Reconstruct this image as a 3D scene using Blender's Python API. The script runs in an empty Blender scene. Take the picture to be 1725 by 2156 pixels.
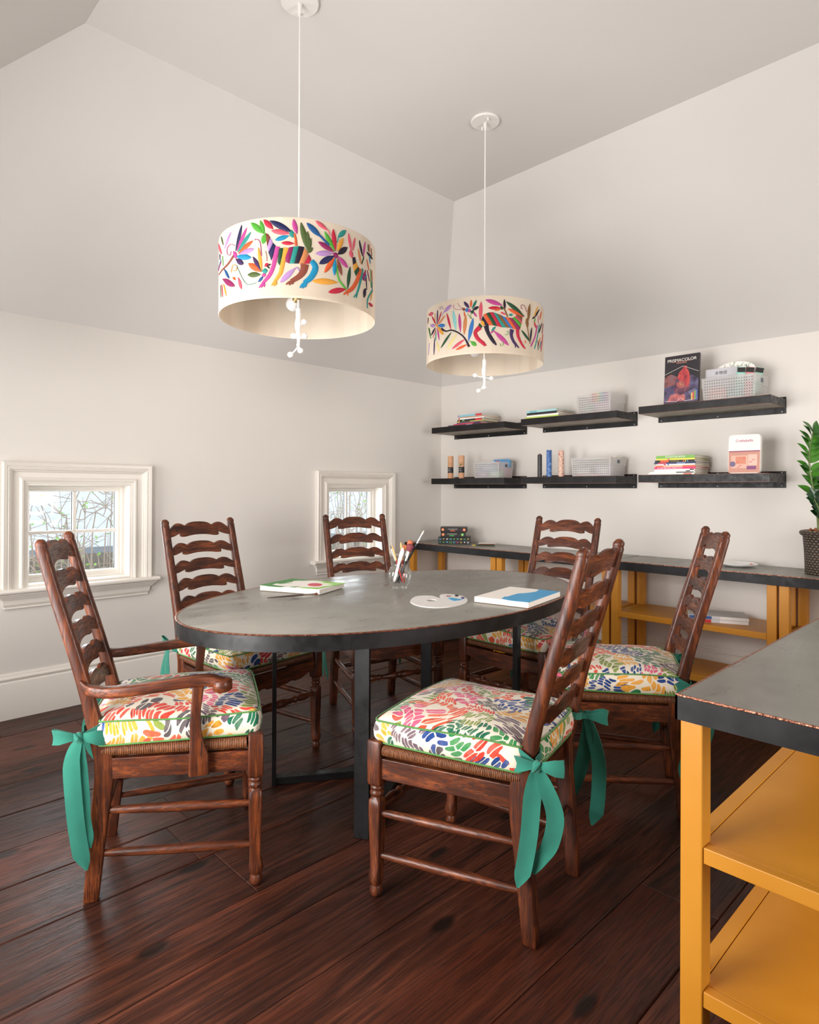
import bpy, bmesh, math, random
from mathutils import Vector, Matrix
from math import pi, sin, cos, radians

D = bpy.data
SC = bpy.context.scene
COL = SC.collection

# ------------------------------------------------------------------ camera
def make_camera():
    f, yaw, pit, roll, cy = 1323.6, 0.799106, 0.003542, 0.0041266, 1026.8
    fw = Vector((-sin(yaw)*cos(pit), cos(yaw)*cos(pit), sin(pit)))
    r = Vector((cos(yaw), sin(yaw), 0)); u = r.cross(fw)
    r2 = cos(roll)*r + sin(roll)*u; u2 = -sin(roll)*r + cos(roll)*u
    cd = D.cameras.new('camera'); cam = D.objects.new('camera', cd); COL.objects.link(cam)
    cd.sensor_fit = 'VERTICAL'; cd.sensor_height = 36.0; cd.lens = f/2156*36
    cd.shift_y = (cy-1078)/2156
    cd.clip_start = 0.05; cd.clip_end = 200
    m = Matrix((r2, u2, -fw)).transposed().to_4x4()
    m.translation = Vector((3.925, -4.223, 1.24))
    cam.matrix_world = m
    SC.camera = cam
make_camera()

# ------------------------------------------------------------------ world, lights, exposure
SC.view_settings.view_transform = 'Standard'
SC.view_settings.look = 'None'
SC.view_settings.gamma = 1.0
SC.view_settings.use_curve_mapping = False
SC.view_settings.exposure = 0.05
w = D.worlds.new('world'); SC.world = w; w.use_nodes = True
bg = w.node_tree.nodes['Background']
bg.inputs[0].default_value = (0.93, 0.97, 1.0, 1); bg.inputs[1].default_value = 2.1

def area(name, loc, target, sx, sy, power, color=(1, 1, 1), spread=180):
    l = D.lights.new(name, 'AREA'); l.shape = 'RECTANGLE'; l.size = sx; l.size_y = sy
    l.energy = power; l.color = color; l.spread = radians(spread)
    o = D.objects.new(name, l); COL.objects.link(o)
    o.location = loc
    d = Vector(target)-Vector(loc)
    o.rotation_euler = d.to_track_quat('-Z', 'Y').to_euler()
    return o
# daylight from the left window, then two fill lamps in added unseen openings
area('daylight_left_window', (0.85, -4.70, 1.21), (1.8, 0, 0.6), 0.85, 1.60, 24, (1.0, 0.958, 0.925), 140)
area('fill_light_back', (2.35, -4.70, 1.21), (2.4, 0, 1.2), 1.20, 1.60, 50, (1.0, 0.957, 0.93), 125)  # added fill lamp behind the camera, brightens the back wall
area('fill_light_right', (5.67, -2.3, 1.21), (0, -1.4, 0.9), 1.40, 1.60, 38, (1.0, 0.945, 0.895), 130)  # added soft fill from the unseen right side
# daylight entering through the two small windows
area('daylight_small_window_near', (-0.30, -3.05, 1.0), (3, -3.05, 0.7), 0.50, 0.50, 10, (0.92, 0.97, 1.0))
area('daylight_small_window_far', (-0.30, -1.0, 1.0), (3, -1.0, 0.7), 0.50, 0.50, 10, (0.92, 0.97, 1.0))

# ------------------------------------------------------------------ node helpers
def mat(name, base=(0.8, 0.8, 0.8), rough=0.5, metal=0.0, spec=0.5):
    m = D.materials.new(name); m.use_nodes = True
    b = m.node_tree.nodes['Principled BSDF']
    b.inputs['Base Color'].default_value = (*base, 1)
    b.inputs['Roughness'].default_value = rough
    b.inputs['Metallic'].default_value = metal
    b.inputs['Specular IOR Level'].default_value = spec
    return m, m.node_tree, b
class NT:
    def __init__(s, nt): s.nt = nt
    def n(s, t, **k):
        nd = s.nt.nodes.new(t)
        for a, v in k.items(): setattr(nd, a, v)
        return nd
    def put(s, sock, v):
        if isinstance(v, bpy.types.NodeSocket): s.nt.links.new(v, sock)
        elif isinstance(v, (int, float)): sock.default_value = v
        else:
            v = tuple(v)
            if len(v) == 3 and len(sock.default_value) == 4: v = (*v, 1)
            sock.default_value = v
    def math(s, op, a, b=0.0, c=None, clamp=False):
        nd = s.n('ShaderNodeMath', operation=op); nd.use_clamp = clamp
        s.put(nd.inputs[0], a); s.put(nd.inputs[1], b)
        if c is not None: s.put(nd.inputs[2], c)
        return nd.outputs[0]
    def vmath(s, op, a, b=(0, 0, 0)):
        nd = s.n('ShaderNodeVectorMath', operation=op)
        s.put(nd.inputs[0], a)
        if op == 'SCALE': s.put(nd.inputs['Scale'], b)
        else: s.put(nd.inputs[1], b)
        return nd.outputs[0]
    def noise(s, v, scale, detail=2, rough=0.5, out='Fac'):
        nd = s.n('ShaderNodeTexNoise'); s.put(nd.inputs['Vector'], v)
        nd.inputs['Scale'].default_value = scale; nd.inputs['Detail'].default_value = detail
        nd.inputs['Roughness'].default_value = rough
        return nd.outputs[0 if out == 'Fac' else 1]
    def ramp(s, f, stops, interp='LINEAR'):
        nd = s.n('ShaderNodeValToRGB'); cr = nd.color_ramp; cr.interpolation = interp
        while len(cr.elements) < len(stops): cr.elements.new(0.5)
        for e, (p, c) in zip(cr.elements, stops):
            e.position = p; e.color = (*c, 1) if len(c) == 3 else c
        s.put(nd.inputs[0], f); return nd.outputs[0]
    def mix(s, f, a, b, blend='MIX'):
        nd = s.n('ShaderNodeMix', data_type='RGBA', blend_type=blend)
        s.put(nd.inputs[0], f); s.put(nd.inputs[6], a); s.put(nd.inputs[7], b)
        return nd.outputs[2]
    def smooth(s, x, a, b, lo=0.0, hi=1.0):
        nd = s.n('ShaderNodeMapRange', interpolation_type='SMOOTHSTEP')
        s.put(nd.inputs[0], x); nd.inputs[1].default_value = a; nd.inputs[2].default_value = b
        nd.inputs[3].default_value = lo; nd.inputs[4].default_value = hi
        return nd.outputs[0]
    def sep(s, v):
        nd = s.n('ShaderNodeSeparateXYZ'); s.put(nd.inputs[0], v); return nd.outputs
    def comb(s, x, y, z):
        nd = s.n('ShaderNodeCombineXYZ')
        for i, q in enumerate((x, y, z)): s.put(nd.inputs[i], q)
        return nd.outputs[0]
    def obj(s): return s.n('ShaderNodeTexCoord').outputs['Object']
    def uv(s): return s.n('ShaderNodeTexCoord').outputs['UV']
    def rnd(s): return s.n('ShaderNodeObjectInfo').outputs['Random']
    def bump(s, h, strength, dist, bsdf):
        nd = s.n('ShaderNodeBump'); s.put(nd.inputs['Height'], h)
        nd.inputs['Strength'].default_value = strength; nd.inputs['Distance'].default_value = dist
        s.nt.links.new(nd.outputs[0], bsdf.inputs['Normal'])
def srgb(r, g, b):
    f = lambda c: (c/255/12.92) if c/255 <= 0.04045 else ((c/255+0.055)/1.055)**2.4
    return (f(r), f(g), f(b))

# ------------------------------------------------------------------ materials
def paint(name, col, rough=0.6, bump=0.06):
    m, nt, b = mat(name, col, rough); t = NT(nt); o = t.obj()
    n = t.noise(o, 1.3, 2)
    t.put(b.inputs['Base Color'], t.mix(t.smooth(n, 0.3, 0.7), tuple(c*0.985 for c in col), tuple(min(1, c*1.01) for c in col)))
    t.bump(t.noise(o, 160, 3), bump, 0.001, b) if bump else None
    return m
M = {}
M['wall'] = paint('wall_paint', (0.745, 0.705, 0.660))
M['ceiling'] = paint('ceiling_paint', (0.715, 0.69, 0.668))
M['trim'] = paint('trim_paint', (0.80, 0.755, 0.69), 0.38, 0)
M['white'] = mat('white_enamel', (0.82, 0.80, 0.77), 0.4)[0]
M['plaster'] = paint('white_plaster', (0.86, 0.84, 0.81), 0.7, 0.4)
M['black'] = mat('black_matte', (0.012, 0.012, 0.014), 0.5)[0]
M['chrome'] = mat('chrome', (0.72, 0.72, 0.72), 0.38, 0.9)[0]
M['brass'] = mat('brass', (0.7, 0.5, 0.22), 0.3, 1.0)[0]
M['bulb'] = mat('frosted_bulb', (0.85, 0.84, 0.82), 0.25)[0]

def wood(name, axis, dark=(0.026, 0.0070, 0.0034), mid=(0.098, 0.0235, 0.0078), hi=(0.29, 0.076, 0.021), rough=0.40, sc=1.0):
    m, nt, b = mat(name, mid, rough, spec=0.32); t = NT(nt); o = t.obj()
    r = t.rnd(); off = t.comb(t.math('MULTIPLY', r, 7.3), t.math('MULTIPLY', r, 3.1), t.math('MULTIPLY', r, 5.7))
    p = t.vmath('ADD', o, off)
    s = {'x': (5, 48, 48), 'y': (48, 5, 48), 'z': (48, 48, 5)}[axis]
    q = t.vmath('MULTIPLY', p, s)
    g = t.noise(q, 1.0*sc, 4, 0.6)
    s2 = {'x': (14, 260, 260), 'y': (260, 14, 260), 'z': (260, 260, 14)}[axis]
    pores = t.noise(t.vmath('MULTIPLY', p, s2), 1.0, 3, 0.6)
    blot = t.noise(p, 9, 3, 0.6)
    c = t.ramp(g, [(0.30, dark), (0.50, mid), (0.74, hi)])
    c = t.mix(t.smooth(pores, 0.52, 0.62, 0, 0.9), c, tuple(x*0.8 for x in dark))
    c = t.mix(t.smooth(blot, 0.36, 0.66, 0.0, 0.25), c, mid, 'MIX')
    c = t.mix(t.smooth(blot, 0.54, 0.36, 0.0, 0.45), c, dark)
    t.put(b.inputs['Base Color'], c)
    t.put(b.inputs['Roughness'], t.smooth(pores, 0.4, 0.7, rough-0.05, rough+0.2))
    b.inputs['Coat Weight'].default_value = 0.14; b.inputs['Coat Roughness'].default_value = 0.14
    t.bump(t.math('ADD', pores, t.math('MULTIPLY', g, 0.8)), 0.14, 0.0009, b)
    return m
for a in 'xyz': M['wood_'+a] = wood('stained_oak_'+a, a)

def rush():
    m, nt, b = mat('woven_rush', (0.2, 0.08, 0.035), 0.42); t = NT(nt); o = t.obj(); x, y, z = t.sep(o)
    u = t.math('DIVIDE', t.math('ABSOLUTE', y), 0.23)
    v = t.math('DIVIDE', t.math('ABSOLUTE', t.math('SUBTRACT', x, 0.24)), 0.235)
    side = t.math('GREATER_THAN', u, v)
    c = t.math('ADD', t.math('MULTIPLY', side, x), t.math('MULTIPLY', t.math('SUBTRACT', 1.0, side), y))
    c = t.math('ADD', c, t.math('MULTIPLY', t.noise(o, 22, 2), 0.004))
    w_ = t.math('SINE', t.math('MULTIPLY', c, 2*pi/0.0052))
    n = t.noise(t.vmath('MULTIPLY', o, (200, 200, 30)), 1.0, 2)
    col = t.ramp(t.math('ADD', t.math('MULTIPLY', w_, 0.28), n), [(0.10, (0.035, 0.011, 0.005)), (0.42, (0.150, 0.048, 0.018)), (0.8, (0.32, 0.120, 0.045))])
    t.put(b.inputs['Base Color'], col)
    t.bump(w_, 0.9, 0.002, b)
    return m
M['rush'] = rush()

def fabric_strokes(name, base, inks, seedoff=0.0, dens=1.0):
    m, nt, b = mat(name, base, 0.85, spec=0.2); t = NT(nt)
    uv = t.uv(); r = t.rnd()
    p = t.vmath('ADD', uv, t.comb(t.math('MULTIPLY', r, 3.7), t.math('MULTIPLY', r, 2.3), 0.0))
    wn = t.noise(p, 5.0, 1, 0.4, 'Color')
    P = t.vmath('ADD', p, t.vmath('SCALE', t.vmath('SUBTRACT', wn, (0.5, 0.5, 0.5)), 0.16))
    col = base
    def fam(ang, seed, lo, hi, L, Wd):
        nonlocal col
        rot = t.n('ShaderNodeVectorRotate', rotation_type='Z_AXIS'); t.put(rot.inputs['Vector'], P); rot.inputs['Angle'].default_value = ang
        S = (1/L, 1/Wd, 1)
        q = t.vmath('ADD', t.vmath('MULTIPLY', rot.outputs[0], S), (seed, seed*1.7, 0))
        # bow the strokes a little
        sx = t.sep(q)
        q2 = t.comb(sx[0], t.math('ADD', sx[1], t.math('MULTIPLY', t.math('SINE', t.math('MULTIPLY', sx[0], 2.2)), 0.45)), 0.0)
        vo = t.n('ShaderNodeTexVoronoi', voronoi_dimensions='2D', feature='F1'); t.put(vo.inputs['Vector'], q2)
        vo.inputs['Scale'].default_value = 1.0; vo.inputs['Randomness'].default_value = 0.62
        edge = t.n('ShaderNodeTexVoronoi', voronoi_dimensions='2D', feature='DISTANCE_TO_EDGE'); t.put(edge.inputs['Vector'], q2)
        edge.inputs['Scale'].default_value = 1.0; edge.inputs['Randomness'].default_value = 0.62
        cen = t.vmath('MULTIPLY', t.vmath('SUBTRACT', vo.outputs['Position'], (seed, seed*1.7, 0)), (L, Wd, 1))
        rb = t.n('ShaderNodeVectorRotate', rotation_type='Z_AXIS'); t.put(rb.inputs['Vector'], cen); rb.inputs['Angle'].default_value = -ang
        z = t.n('ShaderNodeTexVoronoi', voronoi_dimensions='2D', feature='F1'); t.put(z.inputs['Vector'], rb.outputs[0])
        z.inputs['Scale'].default_value = 11.0
        zc = t.sep(z.outputs['Color'])
        fine = t.noise(uv, 140, 2)
        rag = t.math('MULTIPLY', t.math('SUBTRACT', fine, 0.5), 0.10)
        ell = t.math('LESS_THAN', t.math('ADD', vo.outputs['Distance'], rag), 0.47)
        gap = t.math('GREATER_THAN', t.math('ADD', edge.outputs['Distance'], rag), 0.068)
        inzone = t.math('MULTIPLY', t.math('GREATER_THAN', zc[1], lo), t.math('LESS_THAN', zc[1], hi))
        keep = t.math('LESS_THAN', t.sep(vo.outputs['Color'])[0], 0.95*dens)
        mask = t.math('MULTIPLY', t.math('MULTIPLY', ell, gap), t.math('MULTIPLY', inzone, keep))
        ink = t.ramp(zc[0], [(i/len(inks), c) for i, c in enumerate(inks)], 'CONSTANT')
        tone = t.noise(uv, 60, 2)
        vr = t.sep(vo.outputs['Color'])[1]
        k = t.math('ADD', t.math('MULTIPLY', tone, 0.7), t.math('MULTIPLY', vr, 0.35))
        light = t.mix(0.12, ink, base)
        dk = t.mix(0.45, ink, (0.01, 0.012, 0.02))
        ink2 = t.mix(t.smooth(k, 0.25, 0.65), light, ink)
        ink2 = t.mix(t.smooth(k, 0.60, 0.80), ink2, dk)
        col = t.mix(mask, col, ink2)
    fam(0.35, 3.0+seedoff, -1.0, 0.34, 0.038, 0.0145)
    fam(1.75, 11.0+seedoff, 0.34, 0.67, 0.033, 0.0130)
    fam(-0.75, 23.0+seedoff, 0.67, 2.0, 0.044, 0.0185)
    t.put(b.inputs['Base Color'], col)
    b.inputs['Sheen Weight'].default_value = 0.15
    t.bump(t.noise(uv, 700, 1), 0.2, 0.0006, b)
    return m
CREAM = srgb(214, 204, 186)
INKS = [srgb(206, 58, 40), srgb(28, 62, 124), srgb(36, 126, 66), srgb(122, 138, 60), srgb(214, 150, 50), srgb(104, 84, 96), srgb(196, 40, 50), srgb(24, 100, 72), srgb(122, 138, 60), srgb(28, 62, 124), srgb(208, 84, 120), srgb(212, 80, 48), srgb(82, 74, 78), srgb(60, 126, 70)]
M['cushion'] = fabric_strokes('painterly_print_cotton', CREAM, INKS)

def cloth(name, col, rough=0.8):
    m, nt, b = mat(name, col, rough, spec=0.25); t = NT(nt); o = t.obj()
    n = t.noise(o, 18, 3)
    t.put(b.inputs['Base Color'], t.mix(n, tuple(c*0.8 for c in col), tuple(min(1, c*1.15) for c in col)))
    b.inputs['Sheen Weight'].default_value = 0.2
    t.bump(t.noise(o, 900, 1), 0.15, 0.0005, b)
    return m
M['ribbon'] = cloth('teal_cotton', srgb(38, 114, 97))
M['piping'] = cloth('green_piping', srgb(76, 128, 62))

def slate(name, sc=1.0):
    m, nt, b = mat(name, (0.3, 0.3, 0.28), 0.36); t = NT(nt); o = t.obj()
    a = t.noise(o, 1.6*sc, 5, 0.6); c = t.noise(t.vmath('MULTIPLY', o, (14, 5, 8)), 1.0*sc, 4, 0.65)
    f = t.math('ADD', t.math('MULTIPLY', a, 0.6), t.math('MULTIPLY', c, 0.4))
    col = t.ramp(f, [(0.30, srgb(100, 98, 92)), (0.5, srgb(134, 131, 123)), (0.72, srgb(160, 156, 146))])
    t.put(b.inputs['Base Color'], col)
    t.put(b.inputs['Roughness'], t.smooth(c, 0.3, 0.7, 0.26, 0.44))
    t.bump(a, 0.05, 0.002, b)
    return m
M['slate'] = slate('blued_slate')
def steel(name, col, rough=0.42):
    m, nt, b = mat(name, col, rough, 0.55); t = NT(nt); o = t.obj()
    n = t.noise(o, 7, 4, 0.6)
    t.put(b.inputs['Base Color'], t.mix(t.smooth(n, 0.3, 0.75), tuple(c*0.7 for c in col), tuple(c*1.5 for c in col)))
    t.put(b.inputs['Roughness'], t.smooth(t.noise(o, 30, 3), 0.3, 0.7, rough-0.07, rough+0.1))
    return m
M['steel'] = steel('blackened_steel', (0.017, 0.0165, 0.0175))
def copper():
    m, nt, b = mat('hammered_copper', (0.5, 0.2, 0.11), 0.38, 0.85); t = NT(nt); o = t.obj()
    n = t.noise(o, 90, 3, 0.7)
    t.put(b.inputs['Base Color'], t.ramp(n, [(0.30, (0.10, 0.040, 0.026)), (0.5, (0.30, 0.12, 0.072)), (0.72, (0.62, 0.30, 0.20))]))
    t.bump(t.noise(o, 120, 2), 0.9, 0.003, b)
    return m
M['copper'] = copper()
def shelfmat():
    m, nt, b = mat('worn_zinc_underside', (0.2, 0.18, 0.16), 0.5, 0.3); t = NT(nt); o = t.obj()
    n = t.noise(t.vmath('MULTIPLY', o, (4, 16, 16)), 1.5, 5, 0.7)
    t.put(b.inputs['Base Color'], t.ramp(n, [(0.3, srgb(84, 76, 66)), (0.5, srgb(128, 118, 104)), (0.7, srgb(168, 158, 144))]))
    return m
M['zinc'] = shelfmat()
def yellow():
    m, nt, b = mat('yellow_powder_coat', srgb(228, 162, 48), 0.42); t = NT(nt); o = t.obj()
    n = t.noise(o, 3, 3)
    t.put(b.inputs['Base Color'], t.mix(t.smooth(n, 0.35, 0.7), srgb(200, 132, 32), srgb(209, 143, 43)))
    t.bump(t.noise(o, 500, 1), 0.08, 0.0005, b)
    return m
M['yellow'] = yellow()
def floor_mat():
    m, nt, b = mat('old_stained_pine', (0.06, 0.02, 0.01), 0.3, spec=0.30); t = NT(nt); o = t.obj()
    at = t.n('ShaderNodeAttribute', attribute_name='plank'); pid = at.outputs['Fac']
    off = t.comb(t.math('MULTIPLY', pid, 13.7), t.math('MULTIPLY', pid, 31.3), t.math('MULTIPLY', pid, 7.1))
    p = t.vmath('ADD', o, off)
    warp = t.vmath('SCALE', t.noise(t.vmath('MULTIPLY', p, (3, 0.8, 1)), 1.0, 2, 0.5, 'Color'), 0.16)
    pw = t.vmath('ADD', p, warp)
    g = t.noise(t.vmath('MULTIPLY', pw, (46, 2.0, 1)), 1.0, 6, 0.68)
    fine = t.noise(t.vmath('MULTIPLY', p, (190, 7, 1)), 1.0, 3, 0.7)
    blot = t.noise(o, 1.5, 4, 0.55)
    col = t.ramp(g, [(0.30, (0.009, 0.0034, 0.0022)), (0.45, (0.036, 0.0105, 0.0058)), (0.58, (0.076, 0.0215, 0.0105)), (0.74, (0.135, 0.042, 0.021))])
    col = t.mix(t.smooth(fine, 0.52, 0.66, 0, 0.8), col, (0.008, 0.003, 0.002))
    col = t.mix(t.smooth(blot, 0.36, 0.58, 0.55, 0.0), col, (0.013, 0.0055, 0.004))
    red = t.noise(t.vmath('MULTIPLY', p, (2.2, 0.5, 1)), 1.0, 2)
    col = t.mix(t.smooth(red, 0.44, 0.62, 0, 0.45), col, t.mix(t.smooth(fine, .35, .65), (0.150, 0.034, 0.0150), (0.052, 0.0125, 0.006)))
    vary = t.smooth(pid, 0.0, 1.0, 0.55, 1.32)
    col = t.mix(1.0, col, t.comb(vary, vary, vary), 'MULTIPLY')
    # knots
    kn = t.n('ShaderNodeTexVoronoi', voronoi_dimensions='2D'); t.put(kn.inputs['Vector'], t.vmath('MULTIPLY', pw, (2.6, 1.2, 1))); kn.inputs['Scale'].default_value = 1.0
    km = t.smooth(kn.outputs['Distance'], 0.035, 0.075, 1.0, 0.0)
    col = t.mix(t.math('MULTIPLY', km, 0.85), col, (0.006, 0.003, 0.002))
    # pale scratches and dust
    scn = t.noise(t.vmath('MULTIPLY', o, (40, 9, 1)), 1.0, 6, 0.8)
    sm = t.smooth(scn, 0.64, 0.74, 0, 0.30)
    col = t.mix(sm, col, (0.22, 0.13, 0.10))
    t.put(b.inputs['Base Color'], col)
    t.put(b.inputs['Roughness'], t.math('ADD', t.smooth(blot, 0.3, 0.7, 0.32, 0.48), t.math('MULTIPLY', t.smooth(fine, 0.5, 0.7), 0.2)))
    h = t.math('ADD', t.math('ADD', t.math('MULTIPLY', g, 1.2), t.math('MULTIPLY', fine, 0.5)), t.math('MULTIPLY', t.noise(t.vmath('MULTIPLY', o, (7, 2.6, 1)), 1.0, 3), 4.5))
    h = t.math('SUBTRACT', h, t.math('MULTIPLY', km, 0.8))
    t.bump(h, 0.50, 0.0036, b)
    return m
M['floor'] = floor_mat()
def glass(name, tint=(0.95, 0.98, 0.97), rough=0.02, refl=0.08, cap=0.9, ior=1.45):
    m = D.materials.new(name); m.use_nodes = True; nt = m.node_tree; nt.nodes.clear(); t = NT(nt)
    out = t.n('ShaderNodeOutputMaterial'); tr = t.n('ShaderNodeBsdfTransparent'); gl = t.n('ShaderNodeBsdfGlossy'); mx = t.n('ShaderNodeMixShader')
    tr.inputs[0].default_value = (*tint, 1); gl.inputs['Roughness'].default_value = rough
    fr = t.n('ShaderNodeFresnel'); fr.inputs[0].default_value = ior
    nt.links.new(t.math('MINIMUM', t.math('MULTIPLY', fr.outputs[0], refl/0.05), cap), mx.inputs[0])
    nt.links.new(tr.outputs[0], mx.inputs[1]); nt.links.new(gl.outputs[0], mx.inputs[2]); nt.links.new(mx.outputs[0], out.inputs[0])
    return m
M['pane'] = glass('window_glass', (0.97, 0.99, 1.0), 0.01, 0.05)
M['jar'] = glass('jar_glass', (0.985, 0.99, 0.988), 0.03, 0.06, 0.32, 1.42)
def shade_fabric():
    m, nt, b = mat('cream_linen', srgb(238, 229, 214), 0.85, spec=0.2); t = NT(nt); o = t.obj()
    x, y, z = t.sep(o)
    n = t.noise(t.vmath('MULTIPLY', o, (60, 60, 60)), 4.0, 2)
    ang = t.math('ARCTAN2', y, x)
    # panels of cloth, each a hair darker or lighter
    pn = t.n('ShaderNodeTexWhiteNoise', noise_dimensions='1D'); t.put(pn.inputs['W'], t.math('FLOOR', t.math('MULTIPLY', ang, 24/(2*pi))))
    c = t.mix(pn.outputs[0], srgb(214, 202, 184), srgb(228, 219, 204))
    c = t.mix(t.smooth(n, 0.3, 0.7, 0, 0.12), c, srgb(215, 200, 180))
    t.put(b.inputs['Base Color'], c)
    b.inputs['Transmission Weight'].default_value = 0.0
    tl = t.n('ShaderNodeBsdfTranslucent'); t.put(tl.inputs[0], t.mix(0.5, c, srgb(244, 216, 190)))
    mx = t.n('ShaderNodeMixShader'); mx.inputs[0].default_value = 0.30
    out = nt.nodes['Material Output']
    nt.links.new(b.outputs[0], mx.inputs[1]); nt.links.new(tl.outputs[0], mx.inputs[2]); nt.links.new(mx.outputs[0], out.inputs[0])
    return m
M['linen'] = shade_fabric()
def frosted(name):
    m = D.materials.new(name); m.use_nodes = True; nt = m.node_tree; nt.nodes.clear(); t = NT(nt)
    out = t.n('ShaderNodeOutputMaterial'); tr = t.n('ShaderNodeBsdfTransparent'); tr.inputs[0].default_value = (0.95, 0.95, 0.95, 1)
    df = t.n('ShaderNodeBsdfDiffuse'); df.inputs[0].default_value = (0.88, 0.87, 0.86, 1)
    tl = t.n('ShaderNodeBsdfTranslucent'); tl.inputs[0].default_value = (0.92, 0.91, 0.90, 1)
    a = t.n('ShaderNodeMixShader'); a.inputs[0].default_value = 0.45
    nt.links.new(df.outputs[0], a.inputs[1]); nt.links.new(tl.outputs[0], a.inputs[2])
    c = t.n('ShaderNodeMixShader'); c.inputs[0].default_value = 0.42
    nt.links.new(tr.outputs[0], c.inputs[1]); nt.links.new(a.outputs[0], c.inputs[2]); nt.links.new(c.outputs[0], out.inputs[0])
    return m
M['frosted'] = frosted('frosted_plastic')
_cm = {}
def cm(r, g, b, rough=0.5):
    k = (r, g, b, rough)
    if k not in _cm: _cm[k] = mat('colour_%d_%d_%d' % (r, g, b), srgb(r, g, b), rough)[0]
    return _cm[k]
def blended(name, cols, scale, rough=0.5, stretch=(1, 1, 1), sharp=0.5):
    m, nt, b = mat(name, srgb(*cols[0]), rough); t = NT(nt); o = t.obj()
    n = t.noise(t.vmath('MULTIPLY', o, stretch), scale, 3, sharp)
    k = len(cols); t.put(b.inputs['Base Color'], t.ramp(n, [(0.32+0.36*i/(k-1), srgb(*c)) for i, c in enumerate(cols)]))
    return m
PAPER = None
def paper_edges():
    m, nt, b = mat('page_edges', srgb(225, 216, 200), 0.8); t = NT(nt); o = t.obj()
    n = t.noise(t.vmath('MULTIPLY', o, (1, 1, 900)), 1.0, 2)
    t.put(b.inputs['Base Color'], t.mix(t.smooth(n, .3, .7), srgb(196, 184, 168), srgb(240, 232, 220)))
    return m
PAPER = paper_edges()

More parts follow.
